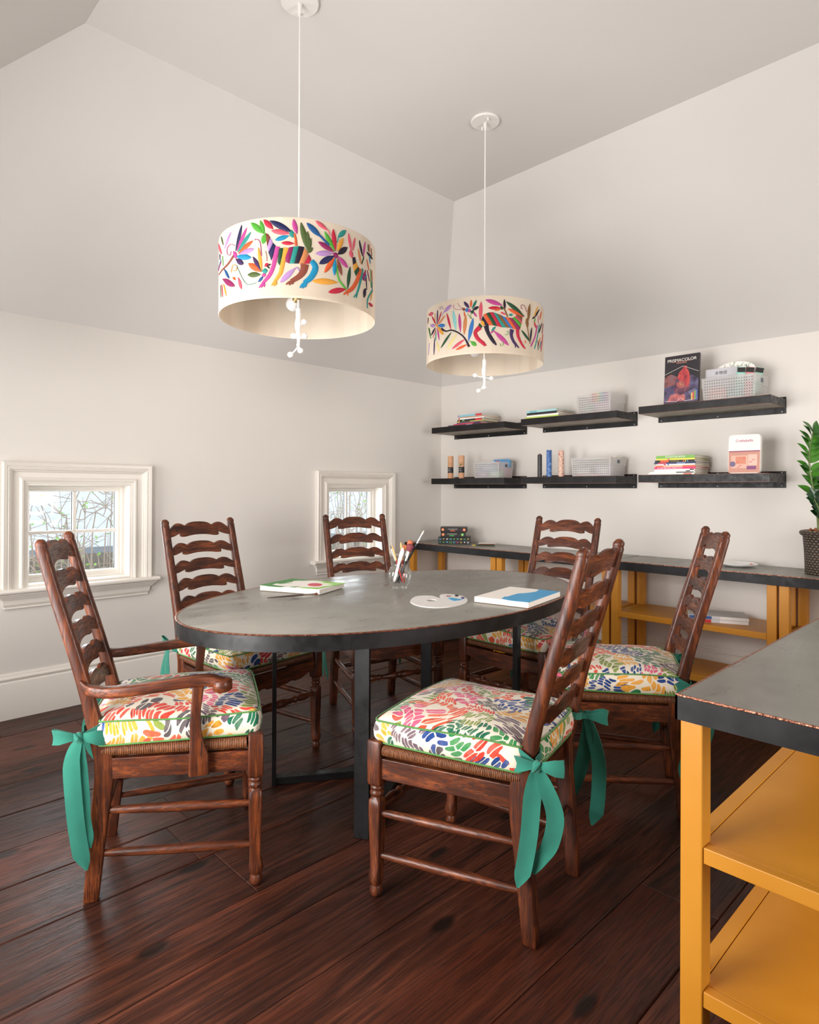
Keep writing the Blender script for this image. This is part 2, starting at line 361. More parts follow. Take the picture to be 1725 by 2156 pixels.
# ------------------------------------------------------------------ mesh helpers
class MB:
    def __init__(s): s.v = []; s.f = []; s.m = []; s.uv = {}
    def add(s, vs, fs, mi=0):
        o = len(s.v); s.v += [tuple(v) for v in vs]
        for f in fs: s.f.append(tuple(o+i for i in f)); s.m.append(mi)
        return o
    def box(s, x0, x1, y0, y1, z0, z1, mi=0):
        vs = [(x, y, z) for x in (x0, x1) for y in (y0, y1) for z in (z0, z1)]
        s.add(vs, [(0, 1, 3, 2), (4, 6, 7, 5), (0, 4, 5, 1), (2, 3, 7, 6), (0, 2, 6, 4), (1, 5, 7, 3)], mi); return s
    def rings(s, rs, closed=True, cap=True, mi=0, loop=False):
        n = len(rs[0]); vs = [p for r in rs for p in r]; fs = []
        R = len(rs)
        for i in range(R-1 + (1 if loop else 0)):
            j = (i+1) % R
            for k in range(n if closed else n-1):
                l = (k+1) % n; fs.append((i*n+k, i*n+l, j*n+l, j*n+k))
        if cap and not loop:
            fs.append(tuple(range(n))[::-1]); fs.append(tuple((R-1)*n+k for k in range(n)))
        s.add(vs, fs, mi); return s
    def loft(s, secs, axis='z', n=16, mi=0):
        # secs: (a, b, c, ha, hb, e): centre at axis pos c with cross coordinates a, b
        rs = []
        for a, b, c, ha, hb, e in secs:
            r = []
            for k in range(n):
                t = 2*pi*(k+0.5)/n; ct, st = cos(t), sin(t)
                u = a+ha*math.copysign(abs(ct)**(2/e), ct); v = b+hb*math.copysign(abs(st)**(2/e), st)
                r.append({'z': (u, v, c), 'x': (c, u, v), 'y': (v, c, u)}[axis])
            rs.append(r)
        return s.rings(rs, mi=mi)
    def lathe(s, prof, n=32, c=(0, 0), mi=0, cap=False):
        rs = [[(c[0]+r*cos(2*pi*k/n), c[1]+r*sin(2*pi*k/n), z) for k in range(n)] for r, z in prof]
        return s.rings(rs, cap=cap, mi=mi)
    def tube(s, pts, r, n=8, mi=0, closed=False):
        P = [Vector(p) for p in pts]; N = len(P); rad = r if isinstance(r, (list, tuple)) else [r]*N
        rs = []; up = Vector((0, 0, 1)); prev = None
        for i in range(N):
            if closed: d = P[(i+1) % N]-P[i-1]
            else: d = P[min(i+1, N-1)]-P[max(i-1, 0)]
            d = d.normalized() if d.length > 1e-9 else Vector((0, 0, 1))
            if prev is None:
                a = up if abs(d.z) < 0.9 else Vector((1, 0, 0))
                x = d.cross(a).normalized()
            else:
                x = (prev-d*prev.dot(d)); x = x.normalized() if x.length > 1e-6 else d.orthogonal().normalized()
            prev = x; y = d.cross(x)
            rs.append([tuple(P[i]+rad[i]*(cos(2*pi*k/n)*x+sin(2*pi*k/n)*y)) for k in range(n)])
        return s.rings(rs, cap=not closed, mi=mi, loop=closed)
    def ball(s, c, r, n=10, mi=0, sq=(1, 1, 1)):
        rs = []
        for i in range(1, n):
            a = pi*i/n
            rs.append([(c[0]+sq[0]*r*sin(a)*cos(2*pi*k/(2*n)), c[1]+sq[1]*r*sin(a)*sin(2*pi*k/(2*n)), c[2]-sq[2]*r*cos(a)) for k in range(2*n)])
        return s.rings(rs, mi=mi)
    def prism(s, poly, h0, h1, axis='z', mi=0):
        n = len(poly)
        f = {'z': lambda a, b, h: (a, b, h), 'x': lambda a, b, h: (h, a, b), 'y': lambda a, b, h: (a, h, b)}[axis]
        return s.rings([[f(a, b, h0) for a, b in poly], [f(a, b, h1) for a, b in poly]], mi=mi)
    def build(s, name, mats, parent=None, smooth=35, bevel=0.0, loc=None, rot=None):
        me = D.meshes.new(name); me.from_pydata(s.v, [], s.f)
        mats = mats if isinstance(mats, (list, tuple)) else [mats]
        for m_ in mats: me.materials.append(m_)
        me.polygons.foreach_set('material_index', s.m)
        bm = bmesh.new(); bm.from_mesh(me); bmesh.ops.recalc_face_normals(bm, faces=bm.faces); bm.to_mesh(me); bm.free()
        if smooth:
            me.shade_smooth(); me.set_sharp_from_angle(angle=radians(smooth))
        me.update()
        o = D.objects.new(name, me); COL.objects.link(o)
        if parent: o.parent = parent
        if loc: o.location = loc
        if rot: o.rotation_euler = rot
        if bevel:
            b = o.modifiers.new('bevel', 'BEVEL'); b.width = bevel; b.segments = 2; b.limit_method = 'ANGLE'; b.angle_limit = radians(40)
            b.harden_normals = False
        return o
def tag(o, label=None, cat=None, group=None, kind=None):
    if label: o['label'] = label
    if cat: o['category'] = cat
    if group: o['group'] = group
    if kind: o['kind'] = kind
    return o
def thing(name, label, cat, loc=(0, 0, 0), rz=0, group=None, kind=None, rot=None):
    o = D.objects.new(name, None); COL.objects.link(o); o.empty_display_size = 0.1
    o.location = loc; o.rotation_euler = rot if rot else (0, 0, rz)
    return tag(o, label, cat, group, kind)
def kids(o): return [c for c in D.objects if c.parent is o]
def copy_tree(o, parent=None):
    ch = kids(o)
    c = o.copy(); COL.objects.link(c); c.parent = parent
    for k in ch: copy_tree(k, c)
    return c
def struct(o, name=None):
    o['kind'] = 'structure'; return o
def text(body, size, material, parent, loc, rot, name='lettering', extrude=0.0003, align='CENTER', sx=1.0):
    cu = D.curves.new(name, 'FONT'); cu.body = body; cu.size = size; cu.extrude = extrude; cu.align_x = align; cu.align_y = 'CENTER'
    to = D.objects.new(name, cu)
    me = D.meshes.new_from_object(to); D.objects.remove(to)
    me.materials.clear(); me.materials.append(material)
    o = D.objects.new(name, me); COL.objects.link(o); o.parent = parent; o.location = loc; o.rotation_euler = rot; o.scale = (sx, 1, 1)
    return o
def lerp(a, b, t): return a+(b-a)*t
def interp(pr, z):
    if z <= pr[0][0]: return pr[0][1]
    for (a, x), (b, y) in zip(pr, pr[1:]):
        if z <= b: return lerp(x, y, (z-a)/(b-a))
    return pr[-1][1]
def catmull(P, n=6, closed=False):
    out = []; N = len(P)
    for i in range(N if closed else N-1):
        if closed: p = [P[(i+k-1) % N] for k in range(4)]
        else: p = [P[max(i-1, 0)], P[i], P[i+1], P[min(i+2, N-1)]]
        for j in range(n):
            t = j/n
            out.append(tuple(0.5*((2*b)+(-a+c)*t+(2*a-5*b+4*c-d)*t*t+(-a+3*b-3*c+d)*t**3) for a, b, c, d in zip(*p)))
    if not closed: out.append(tuple(P[-1]))
    return out

# ------------------------------------------------------------------ room shell
RX, RY, KZ, CZ, INS = 5.60, -4.63, 2.184, 3.10, 1.22
def wall_panel(name, axis, at, lo, hi, holes, flip=1, thick=0.16, material=None):
    # axis 'x': wall in the plane x=at running in y; holes: (a0, a1, z0, z1)
    mb = MB()
    cuts = sorted(set([lo, hi]+[h[0] for h in holes]+[h[1] for h in holes]))
    o0, o1 = sorted((at, at+flip*thick))
    def bx(a0, a1, z0, z1):
        if axis == 'x': mb.box(o0, o1, a0, a1, z0, z1)
        else: mb.box(a0, a1, o0, o1, z0, z1)
    for a0, a1 in zip(cuts, cuts[1:]):
        hs = [h for h in holes if h[0] <= a0+1e-6 and h[1] >= a1-1e-6]
        if not hs: bx(a0, a1, 0, KZ)
        else:
            bx(a0, a1, 0, hs[0][2]); bx(a0, a1, hs[0][3], KZ)
    return struct(mb.build(name, material or M['wall'], smooth=0))
W1 = (-3.335, -2.765, 0.700, 1.272)
W2 = (-1.295, -0.715, 0.700, 1.272)
W3 = (0.42, 1.28, 0.40, 2.02)      # window behind the camera
W4 = (1.73, 2.97, 0.40, 2.02)  # unseen opening added to hold the back fill lamp
W5 = (-3.00, -1.60, 0.40, 2.02)  # unseen opening added to hold the right fill lamp
wall_panel('wall_left', 'x', 0.0, RY-0.16, 0.16, [W1, W2], -1)
wall_panel('wall_back', 'y', 0.0, 0.0, RX, [], 1)
wall_panel('wall_front', 'y', RY, 0.0, RX, [W3, W4], -1)
wall_panel('wall_right', 'x', RX, RY-0.16, 0.16, [W5], 1)

def slope(name, q, inner):
    # a sloped ceiling face with thickness
    n = (Vector(q[1])-Vector(q[0])).cross(Vector(q[2])-Vector(q[0])).normalized()
    if n.dot(Vector(inner)-Vector(q[0])) > 0: n = -n
    mb = MB(); mb.rings([q, [tuple(Vector(p)+n*0.08) for p in q]])
    return struct(mb.build(name, M['ceiling'], smooth=0))
c00 = (0, 0, KZ); c10 = (RX, 0, KZ-0.03); c11 = (RX, RY, KZ); c01 = (0, RY, KZ)
t00 = (INS, -INS+0.02, CZ); t10 = (RX-INS, -INS+0.02, CZ); t11 = (RX-INS, RY+INS, CZ); t01 = (INS, RY+INS, CZ)
mid = (2.8, -2.3, 1.5)
slope('ceiling_slope_left', [c01, c00, t00, t01], mid)
slope('ceiling_slope_back', [c00, c10, t10, t00], mid)
slope('ceiling_slope_front', [c11, c01, t01, t11], mid)
slope('ceiling_slope_right', [c10, c11, t11, t10], mid)
slope('ceiling', [t00, t10, t11, t01], mid)

# floor: wide old planks with dark gaps
def make_floor():
    random.seed(5)
    mb = MB(); pid = []
    x = -0.02; g = 0.0022
    while x < RX+0.02:
        wd = random.choice([0.165, 0.2, 0.235, 0.27, 0.285])
        x1 = min(x+wd, RX+0.05)
        y = RY-0.05
        first = True
        while y < 0.02:
            ln = random.uniform(1.6, 3.6) if not first else random.uniform(0.5, 3.2)
            first = False
            y1 = min(y+ln, 0.05)
            if 0.05-y1 < 0.4: y1 = 0.05
            z = random.uniform(-0.0012, 0.0012)
            gg = g*random.uniform(0.35, 1.3); e = 0.003
            vs = [(x+gg/2, y+0.0008, -0.012), (x1-gg/2, y+0.0008, -0.012), (x1-gg/2, y1-0.0008, -0.012), (x+gg/2, y1-0.0008, -0.012),
                  (x+gg/2, y+0.0008, z-e*0.6), (x1-gg/2, y+0.0008, z-e*0.6), (x1-gg/2, y1-0.0008, z-e*0.6), (x+gg/2, y1-0.0008, z-e*0.6),
                  (x+gg/2+e, y+0.0018, z), (x1-gg/2-e, y+0.0018, z), (x1-gg/2-e, y1-0.0018, z), (x+gg/2+e, y1-0.0018, z)]
            fs = [(0, 1, 5, 4), (1, 2, 6, 5), (2, 3, 7, 6), (3, 0, 4, 7), (4, 5, 9, 8), (5, 6, 10, 9), (6, 7, 11, 10), (7, 4, 8, 11), (8, 9, 10, 11)]
            mb.add(vs, fs); pid += [random.random()]*len(fs)
            y = y1
        x = x1
    mb.box(-0.05, RX+0.05, RY-0.05, 0.05, -0.05, -0.012, 1); pid += [0.5]*6
    me_o = mb.build('floor', [M['floor'], M['black']], smooth=0)
    a = me_o.data.attributes.new('plank', 'FLOAT', 'FACE'); a.data.foreach_set('value', pid)
    struct(me_o)
make_floor()

# baseboards: profile (distance from the wall, height)
BASE = [(0.0, 0.242), (0.006, 0.242), (0.010, 0.236), (0.012, 0.226), (0.018, 0.222), (0.020, 0.214), (0.014, 0.206), (0.013, 0.200), (0.020, 0.196), (0.022, 0.190), (0.022, 0.0), (0.0, 0.0)]
def baseboard(name, axis, at, sgn, a0, a1):
    mb = MB()
    f = (lambda d, a, z: (at+sgn*d, a, z)) if axis == 'x' else (lambda d, a, z: (a, at+sgn*d, z))
    mb.rings([[f(d, a, z+0.001) for d, z in BASE] for a in (a0, a1)])
    struct(mb.build(name, M['trim'], smooth=30))
baseboard('baseboard_left', 'x', 0.0, 1, RY, -0.001)
baseboard('baseboard_back', 'y', 0.0, -1, 0.023, RX)
baseboard('baseboard_front', 'y', RY, 1, 0.023, RX)
baseboard('baseboard_right', 'x', RX, -1, RY+0.023, -0.023)

# small windows in the left wall
CAS = [(-0.004, 0.0), (-0.004, 0.014), (0.006, 0.016), (0.010, 0.022), (0.018, 0.024), (0.024, 0.018), (0.030, 0.012), (0.056, 0.014), (0.060, 0.022), (0.066, 0.024), (0.070, 0.031), (0.082, 0.036), (0.086, 0.031), (0.090, 0.036), (0.106, 0.040), (0.110, 0.034), (0.112, 0.030), (0.112, 0.0)]
def small_window(name, w):
    y0, y1, z0, z1 = w
    root = struct(thing(name, None, None, (0, (y0+y1)/2, z0)))
    L = lambda v: v
    inv = Vector((0, (y0+y1)/2, z0))
    def fin(mb, nm, mt, par, **k):
        mb.v = [tuple(Vector(v)-inv) for v in mb.v]; return mb.build(nm, mt, par, **k)
    # mitred casing round three sides
    mb = MB(); rs = []
    path = lambda d: [(y0-d, z0), (y0-d, z1+d), (y1+d, z1+d), (y1+d, z0)]
    for k in range(4): rs.append([(h+0.0005, path(d)[k][0], path(d)[k][1]) for d, h in CAS])
    mb.rings(rs); fin(mb, 'casing', M['trim'], root, smooth=25)
    # reveal lining and stepped stops
    mb = MB(); X = -0.155
    for (d0, xa, xb) in ((0.0, 0.010, X), (0.016, -0.085, X), (0.030, -0.105, X)):
        a0, a1, b0, b1 = y0+d0, y1-d0, z0+d0*0.6, z1-d0
        th = 0.016
        mb.rings([[(xb, a0-.002, b0-.002), (xb, a1+.002, b0-.002), (xb, a1+.002, b1+.002), (xb, a0-.002, b1+.002)], [(xa, a0-.002, b0-.002), (xa, a1+.002, b0-.002), (xa, a1+.002, b1+.002), (xa, a0-.002, b1+.002)],
                  [(xa, a0+th, b0+th*.8), (xa, a1-th, b0+th*.8), (xa, a1-th, b1-th), (xa, a0+th, b1-th)], [(xb, a0+th, b0+th*.8), (xb, a1-th, b0+th*.8), (xb, a1-th, b1-th), (xb, a0+th, b1-th)]], loop=True)
    fin(mb, 'reveal', M['trim'], root, smooth=0, bevel=0.003)
    # sash with muntins
    ga, gb, gc, gd = y0+0.052, y1-0.052, z0+0.050, z1-0.050
    mb = MB(); xa, xb = -0.115, -0.15
    mb.rings([[(X_, A_, B0), (X_, B_, B0), (X_, B_, B1), (X_, A_, B1)] for X_, A_, B_, B0, B1 in ((xb, y0+.02, y1-.02, z0+.02, z1-.02), (xa, y0+.02, y1-.02, z0+.02, z1-.02), (xa, ga-.006, gb+.006, gc-.006, gd+.006), (xa-.008, ga, gb, gc, gd), (xb, ga, gb, gc, gd))], loop=True)
    ym, zm = (ga+gb)/2, (gc+gd)/2
    mb.box(xb+0.004, xa-0.004, ym-0.009, ym+0.009, gc, gd); mb.box(xb+0.0047, xa-0.0047, ga, gb, zm-0.009, zm+0.009)
    fin(mb, 'sash', M['trim'], root, smooth=0, bevel=0.002)
    for (p, q) in ((ga, ym-0.009), (ym+0.009, gb)):
        for (r_, s_) in ((gc, zm-0.009), (zm+0.009, gd)):
            mb = MB(); mb.box(-0.138, -0.134, p-0.002, q+0.002, r_-0.002, s_+0.002)
            fin(mb, 'glass_pane', M['pane'], root, smooth=0)
            # dark glazing edge seen on the far side of each pane
    mb = MB()
    for (p, q) in ((ga, ym-0.009), (ym+0.009, gb)):
        for (r_, s_) in ((gc, zm-0.009), (zm+0.009, gd)):
            mb.box(-0.149, -0.140, q-0.004, q, r_, s_)
    fin(mb, 'glazing_spacer', M['black'], root, smooth=0)
    # stool (sill) and stepped apron
    st = [(-0.012, 0.0), (0.058, 0.0), (0.064, -0.004), (0.067, -0.012), (0.064, -0.021), (0.056, -0.026), (-0.012, -0.026)]
    mb = MB(); mb.rings([[(h, y, z0+z) for h, z in st] for y in (y0-0.150, y1+0.150)]); fin(mb, 'sill', M['trim'], root, smooth=40)
    ap = [(0.001, -0.026), (0.056, -0.026), (0.052, -0.034), (0.044, -0.038), (0.042, -0.044), (0.036, -0.048), (0.032, -0.056), (0.024, -0.058), (0.022, -0.066), (0.020, -0.086), (0.012, -0.098), (0.011, -0.102), (0.014, -0.104), (0.014, -0.108), (0.001, -0.108)]
    mb = MB(); rs = []
    def pth(h): e = 0.085+h*0.9; return [(0.0005, y0-e), (h, y0-e), (h, y1+e), (0.0005, y1+e)]
    for k in range(4): rs.append([(pth(h)[k][0], pth(h)[k][1], z0+z-0.0005) for h, z in ap])
    mb.rings(rs); fin(mb, 'apron', M['trim'], root, smooth=25)
small_window('window_1', W1)
small_window('window_2', W2)

def plain_window(name, axis, at, sgn, w):
    a0, a1, z0, z1 = w
    root = struct(thing(name, None, None, (0, 0, 0)))
    f = (lambda mb, p, q, r_, s_, d0, d1: mb.box(*sorted((at+sgn*d0, at+sgn*d1)), p, q, r_, s_)) if axis == 'x' else (lambda mb, p, q, r_, s_, d0, d1: mb.box(p, q, *sorted((at+sgn*d0, at+sgn*d1)), r_, s_))
    mb = MB(); c = 0.10
    f(mb, a0-c, a0, z0-c, z1+c, 0.001, 0.03); f(mb, a1, a1+c, z0-c, z1+c, 0.001, 0.03); f(mb, a0, a1, z1, z1+c, 0.001, 0.03); f(mb, a0, a1, z0-c, z0, 0.001, 0.045)
    mb.build('casing', M['trim'], root, smooth=0, bevel=0.004)
    mb = MB(); m_ = (a0+a1)/2
    f(mb, m_-0.012, m_+0.012, z0, z1, -0.05, -0.03); f(mb, a0, a1, (z0+z1)/2-0.015, (z0+z1)/2+0.015, -0.05, -0.03)
    mb.build('muntin', M['trim'], root, smooth=0)
plain_window('window_3', 'y', RY, 1, W3); plain_window('fill_window_back', 'y', RY, 1, W4); plain_window('fill_window_right', 'x', RX, -1, W5)  # the last two frame openings added only for the fill lamps

# ------------------------------------------------------------------ outside the small windows
def outside():
    g = MB().box(-30, -0.8, -25, 20, -3.1, -3.0).build('garden_ground', cm(150, 160, 120, 0.9), smooth=0); struct(g)
    house = thing('neighbour_house', 'pale neighbouring house roof seen through the small windows', 'house', (-6, -1, -3))
    def hb(nm, mb, mt, **k):
        mb.v = [(x+6, y+1, z+3) for x, y, z in mb.v]; return mb.build(nm, mt, house, **k)
    m, nt, b = mat('pale_shingles', srgb(205, 212, 220), 0.8); t = NT(nt); o = t.obj()
    br = t.n('ShaderNodeTexBrick'); t.put(br.inputs['Vector'], t.vmath('MULTIPLY', t.comb(t.sep(o)[1], t.sep(o)[0], 0), (4, 6, 1)))
    br.inputs['Color1'].default_value = (*srgb(190, 198, 208), 1); br.inputs['Color2'].default_value = (*srgb(218, 222, 228), 1); br.inputs['Mortar'].default_value = (*srgb(130, 138, 150), 1); br.inputs['Mortar Size'].default_value = 0.03
    t.put(b.inputs['Base Color'], br.outputs[0])
    mb = MB(); mb.rings([[(-4.6, y, 0.42), (-4.6, y, 0.50), (-9.6, y, 2.9), (-9.6, y, 2.8)] for y in (-9, 9)]); hb('roof', mb, m, smooth=0)
    mb = MB(); mb.box(-9.4, -5.0, -8.6, 8.6, -3.0, 0.50); hb('wall', mb, cm(170, 162, 154, 0.9), smooth=0)
    mb = MB()
    for i in range(60): mb.box(-4.80, -4.77, -9+i*0.3, -8.9+i*0.3, -1.0, 0.18)
    mb.box(-4.82, -4.75, -9, 9, 0.12, 0.20); hb('railing', mb, cm(240, 240, 236, 0.7), smooth=0)
    leafm = cm(140, 186, 92, 0.6); bark = cm(168, 152, 140, 0.9)
    rnd = random.Random(3)
    def bush(cx, cy, label, n):
        tr = thing('leafy_shrub', label, 'shrub', (cx, cy, -3), group='shrubs outside the small windows')
        mb = MB(); lf = MB()
        for i in range(n):
            y = rnd.uniform(-0.9, 0.9); z = rnd.uniform(-0.6, 1.2)+3; x = rnd.uniform(-0.4, 0.4)
            P_ = [(x*0.3, y*0.2, 0.02+rnd.random()*0.2), (x*0.7, y*0.7, z*0.55), (x, y, z)]
            dx, dy, dz = rnd.uniform(-.1, .1), rnd.uniform(-.5, .5), rnd.uniform(0.05, 0.6)
            for k in range(3): P_.append((P_[-1][0]+dx*0.5+rnd.uniform(-.05, .05), P_[-1][1]+dy*0.5+rnd.uniform(-.09, .09), P_[-1][2]+dz*0.4+rnd.uniform(-.05, .05)))
            pts = catmull(P_, 3)
            mb.tube(pts, [0.0065*(1-k/len(pts))+0.0016 for k in range(len(pts))], 5)
            for q in pts[6::2]:
                if rnd.random() < 0.9:
                    d = Vector((rnd.uniform(-1, 1), rnd.uniform(-1, 1), rnd.uniform(-.6, .6))).normalized()*rnd.uniform(.035, .065)
                    s_ = d.cross(Vector((rnd.uniform(-1, 1), 0.3, 1))).normalized()*d.length*0.28
                    a = Vector(q)
                    lf.add([a, a+d*.5+s_, a+d, a+d*.5-s_], [(0, 1, 2, 3)])
            for q in range(2):
                a = Vector(pts[7+q*3]); d = Vector((rnd.uniform(-.3, .3), rnd.uniform(-.8, .8), rnd.uniform(-.2, .8))).normalized()*rnd.uniform(.2, .5)
                mb.tube([a, a+d*.5+Vector((0, 0, .03)), a+d], [.004, .003, .0015], 4)
        mb.build('branches', bark, tr, smooth=60); lf.build('leaves', leafm, tr, smooth=0)
    bush(-1.7, -2.55, 'bare leafy shrub close outside the large left window', 70)
    bush(-3.3, -1.9, 'thin branched shrub outside the left window, standing farther off', 50)
    bush(-1.7, 0.40, 'green leafy shrub close outside the far small window', 80)
    bush(-3.4, 1.9, 'green leafy shrub outside the far small window, standing farther off', 44)
outside()

# ------------------------------------------------------------------ dining chairs
PROF = [(0, 0), (0.19, 0.017), (0.377, 0.036), (0.44, 0.030), (0.50, 0.013), (0.61, -0.012), (0.75, -0.050), (0.92, -0.100), (1.09, -0.146)]
PROFS = [(z, x) for x, z in [(q[1], q[0]) for q in catmull([(a, b) for a, b in PROF], 5)]]
def bx(z): return interp([(a, b) for a, b in PROFS], z)
PY = 0.187
def rear_post(s):
    zs = [0.0, 0.004] + [0.06*i for i in range(1, 18)] + [1.045, 1.056]
    size = lambda z: (interp([(0, .021), (.19, .024), (.377, .0275), (.44, .0265), (.5, .0235), (.61, .021), (.75, .0195), (.92, .0185), (1.05, .018)], z),
                      interp([(0, .018), (.19, .019), (.44, .020), (.61, .019), (.92, .018), (1.05, .0175)], z),
                      interp([(0, 8), (.40, 8), (.50, 4.5), (.62, 3), (1.05, 3)], z))
    secs = []
    for z in sorted(set(zs)):
        a, b, e = size(z)
        if z < 0.003: a -= 0.002; b -= 0.002
        secs.append((bx(z), s*PY, z, a, b, e))
    x = bx(1.06)
    secs += [(x, s*PY, 1.060, .0163, .0160, 3), (x, s*PY, 1.064, .0158, .0155, 3), (x-.001, s*PY, 1.068, .0168, .0166, 3.5), (x-.002, s*PY, 1.076, .0166, .0164, 3.5), (x-.003, s*PY, 1.085, .0100, .0100, 4), (x-.003, s*PY, 1.088, .0055, .0055, 3)]
    return MB().loft(secs, 'z', 16)
def front_leg(s, y):
    c = s*y; X = 0.476
    secs = [(X+.003, c, 0, .012, .012, 2), (X+.003, c, .004, .0165, .0165, 2), (X+.003, c, .016, .0205, .0205, 2), (X+.003, c, .028, .0165, .0165, 2), (X+.003, c, .033, .0145, .0145, 2),
            (X+.003, c, .038, .0185, .0185, 2), (X+.004, c, .052, .0225, .0215, 2.4), (X+.003, c, .068, .0205, .020, 3), (X, c, .085, .0165, .0165, 6), (X, c, .12, .0165, .0165, 8),
            (X, c, .20, .0195, .0195, 8), (X, c, .27, .0205, .0205, 8), (X, c, .294, .0200, .0200, 8), (X, c, .299, .0165, .0165, 3), (X, c, .304, .0155, .0155, 2), (X, c, .309, .0205, .0205, 2), (X, c, .316, .0222, .0222, 2), (X, c, .322, .0195, .0195, 2),
            (X, c, .325, .0165, .0165, 2), (X, c, .329, .0205, .0205, 2), (X, c, .334, .0205, .0205, 2), (X, c, .338, .0175, .0175, 2.5), (X, c, .342, .0215, .0215, 9), (X, c, .350, .0232, .0232, 10), (X, c, .470, .0232, .0232, 10), (X, c, .475, .0212, .0212, 9), (X, c, .476, .018, .018, 8)]
    return MB().loft(secs, 'z', 20)
def spindle(p0, p1, r0=.0095, r1=.0145, n=12):
    p0, p1 = Vector(p0), Vector(p1); pts = []; rr = []
    for i in range(13):
        t = i/12; pts.append(p0.lerp(p1, t)); rr.append(lerp(r0, r1, sin(pi*t)**0.8 if 0 < t < 1 else 0))
    return MB().tube(pts, rr, n)
def turned(p0, p1):
    p0, p1 = Vector(p0), Vector(p1)
    pf = [(0, .009), (.06, .010), (.10, .014), (.15, .018), (.20, .016), (.225, .011), (.24, .015), (.255, .017), (.27, .012), (.30, .011), (.36, .015), (.43, .0195), (.47, .017), (.485, .012), (.5, .017)]
    pf = pf+[(1-t, r) for t, r in pf[:-1][::-1]]
    return MB().tube([p0.lerp(p1, t) for t, r in pf], [r for t, r in pf], 14)
SLATB = [1.000, 0.913, 0.828, 0.744, 0.660, 0.577]
def slat_outline(hw):
    # half outline in (u = 0 at the end .. 1 at the middle)
    top = [(0, .0335), (.05, .0355), (.10, .040), (.16, .0475), (.22, .0545), (.28, .0590), (.34, .0610), (.40, .0600), (.46, .0570), (.52, .0525), (.555, .0490), (.575, .0485), (.595, .0510), (.64, .0555), (.70, .0600), (.78, .0635), (.88, .0655), (1, .0660)]
    bot = [(0, 0), (.10, .0015), (.20, .0055), (.30, .0115), (.36, .0155), (.385, .0150), (.390, .0120), (.378, .0095), (.385, .0045), (.398, .0010), (.46, -.0010), (.56, .0000), (.70, .0040), (.85, .0065), (1, .0070)]
    T = [(-hw+u*hw, z) for u, z in top]+[(hw-u*hw, z) for u, z in top[:-1][::-1]]
    B_ = [(-hw+u*hw, z) for u, z in bot]+[(hw-u*hw, z) for u, z in bot[:-1][::-1]]
    return T, B_
def slat(zb, k, hw=PY-.010):
    T, B_ = slat_outline(hw)
    sc = 1.10 if k == 0 else 0.95
    N = 44
    def samp(P, y):
        return interp([(a, b) for a, b in P], y)
    # bottom has hooks: use the real contour through a triangulated prism
    th = 0.0055
    poly = B_+T[::-1]
    mb = MB()
    def place(y, z, side):
        bow = 0.016*(1-(y/hw)**2)
        zz = zb+z*sc
        return (bx(zz)-bow+side*th+0.002, y, zz)
    bm = bmesh.new()
    vs = [bm.verts.new((y, z, 0)) for y, z in poly]
    f = bm.faces.new(vs); f.normal_update()
    bmesh.ops.triangulate(bm, faces=[f], ngon_method='EAR_CLIP')
    tri = [tuple(v.index for v in fc.verts) for fc in (bm.verts.index_update() or bm.faces)]
    co = [tuple(v.co) for v in bm.verts]; bm.free()
    n = len(co)
    V = [place(y, z, -1) for y, z, _ in co]+[place(y, z, 1) for y, z, _ in co]
    F = [t for t in tri]+[tuple(n+i for i in t[::-1]) for t in tri]+[(i, (i+1) % n, n+(i+1) % n, n+i) for i in range(n)]
    mb.add(V, F); return mb
def rail(kind, y=0.243):
    z0, z1 = .362, .424
    if kind == 'front':
        N = 32; hw = y-.016; P_ = []
        for i in range(N+1):
            u = -1+2*i/N; a = abs(u)
            d = interp([(0, .0), (.25, .004), (.33, .012), (.36, .013), (.42, .006), (.60, .008), (.78, .024), (.90, .030), (1, .030)], a)
            P_.append((u*hw, z0-.012+d))
        poly = P_+[(hw, z1), (-hw, z1)]
        return MB().prism(poly, .470, .490, 'x')
    if kind == 'rear': return MB().box(-.002+.03, .018+.03, -PY+.01, PY-.01, z0, z1)
    s = 1 if kind == 'left' else -1
    mb = MB(); t = .010
    P_ = [(.030, s*(PY+.004)), (.462, s*(y+.002))]
    mb.rings([[(x, yy-t, z0), (x, yy+t, z0), (x, yy+t, z1), (x, yy-t, z1)] for x, yy in P_])
    return mb
def offset_poly(poly, d):
    n = len(poly); out = []
    for i in range(n):
        a, b, c = Vector(poly[i-1]), Vector(poly[i]), Vector(poly[(i+1) % n])
        t = (c-a); t = t.normalized() if t.length else Vector((1, 0)); nrm = Vector((-t.y, t.x))
        out.append(tuple(b+nrm*d))
    return out
def cushion_outline(yf=.250):
    P_ = [(.030, -.214), (.12, -.222), (.30, -.236), (.455, -.246), (.478, -.243), (.487, -.226), (.492, -.18), (.494, 0), (.492, .18), (.487, .226), (.478, .243), (.455, .246), (.30, .236), (.12, .222), (.030, .214), (.026, .19), (.024, .168), (.004, .156), (-.004, .13), (-.005, 0), (-.004, -.13), (.004, -.156), (.024, -.168), (.026, -.19)]
    pts = catmull(P_, 4, closed=True)
    return pts
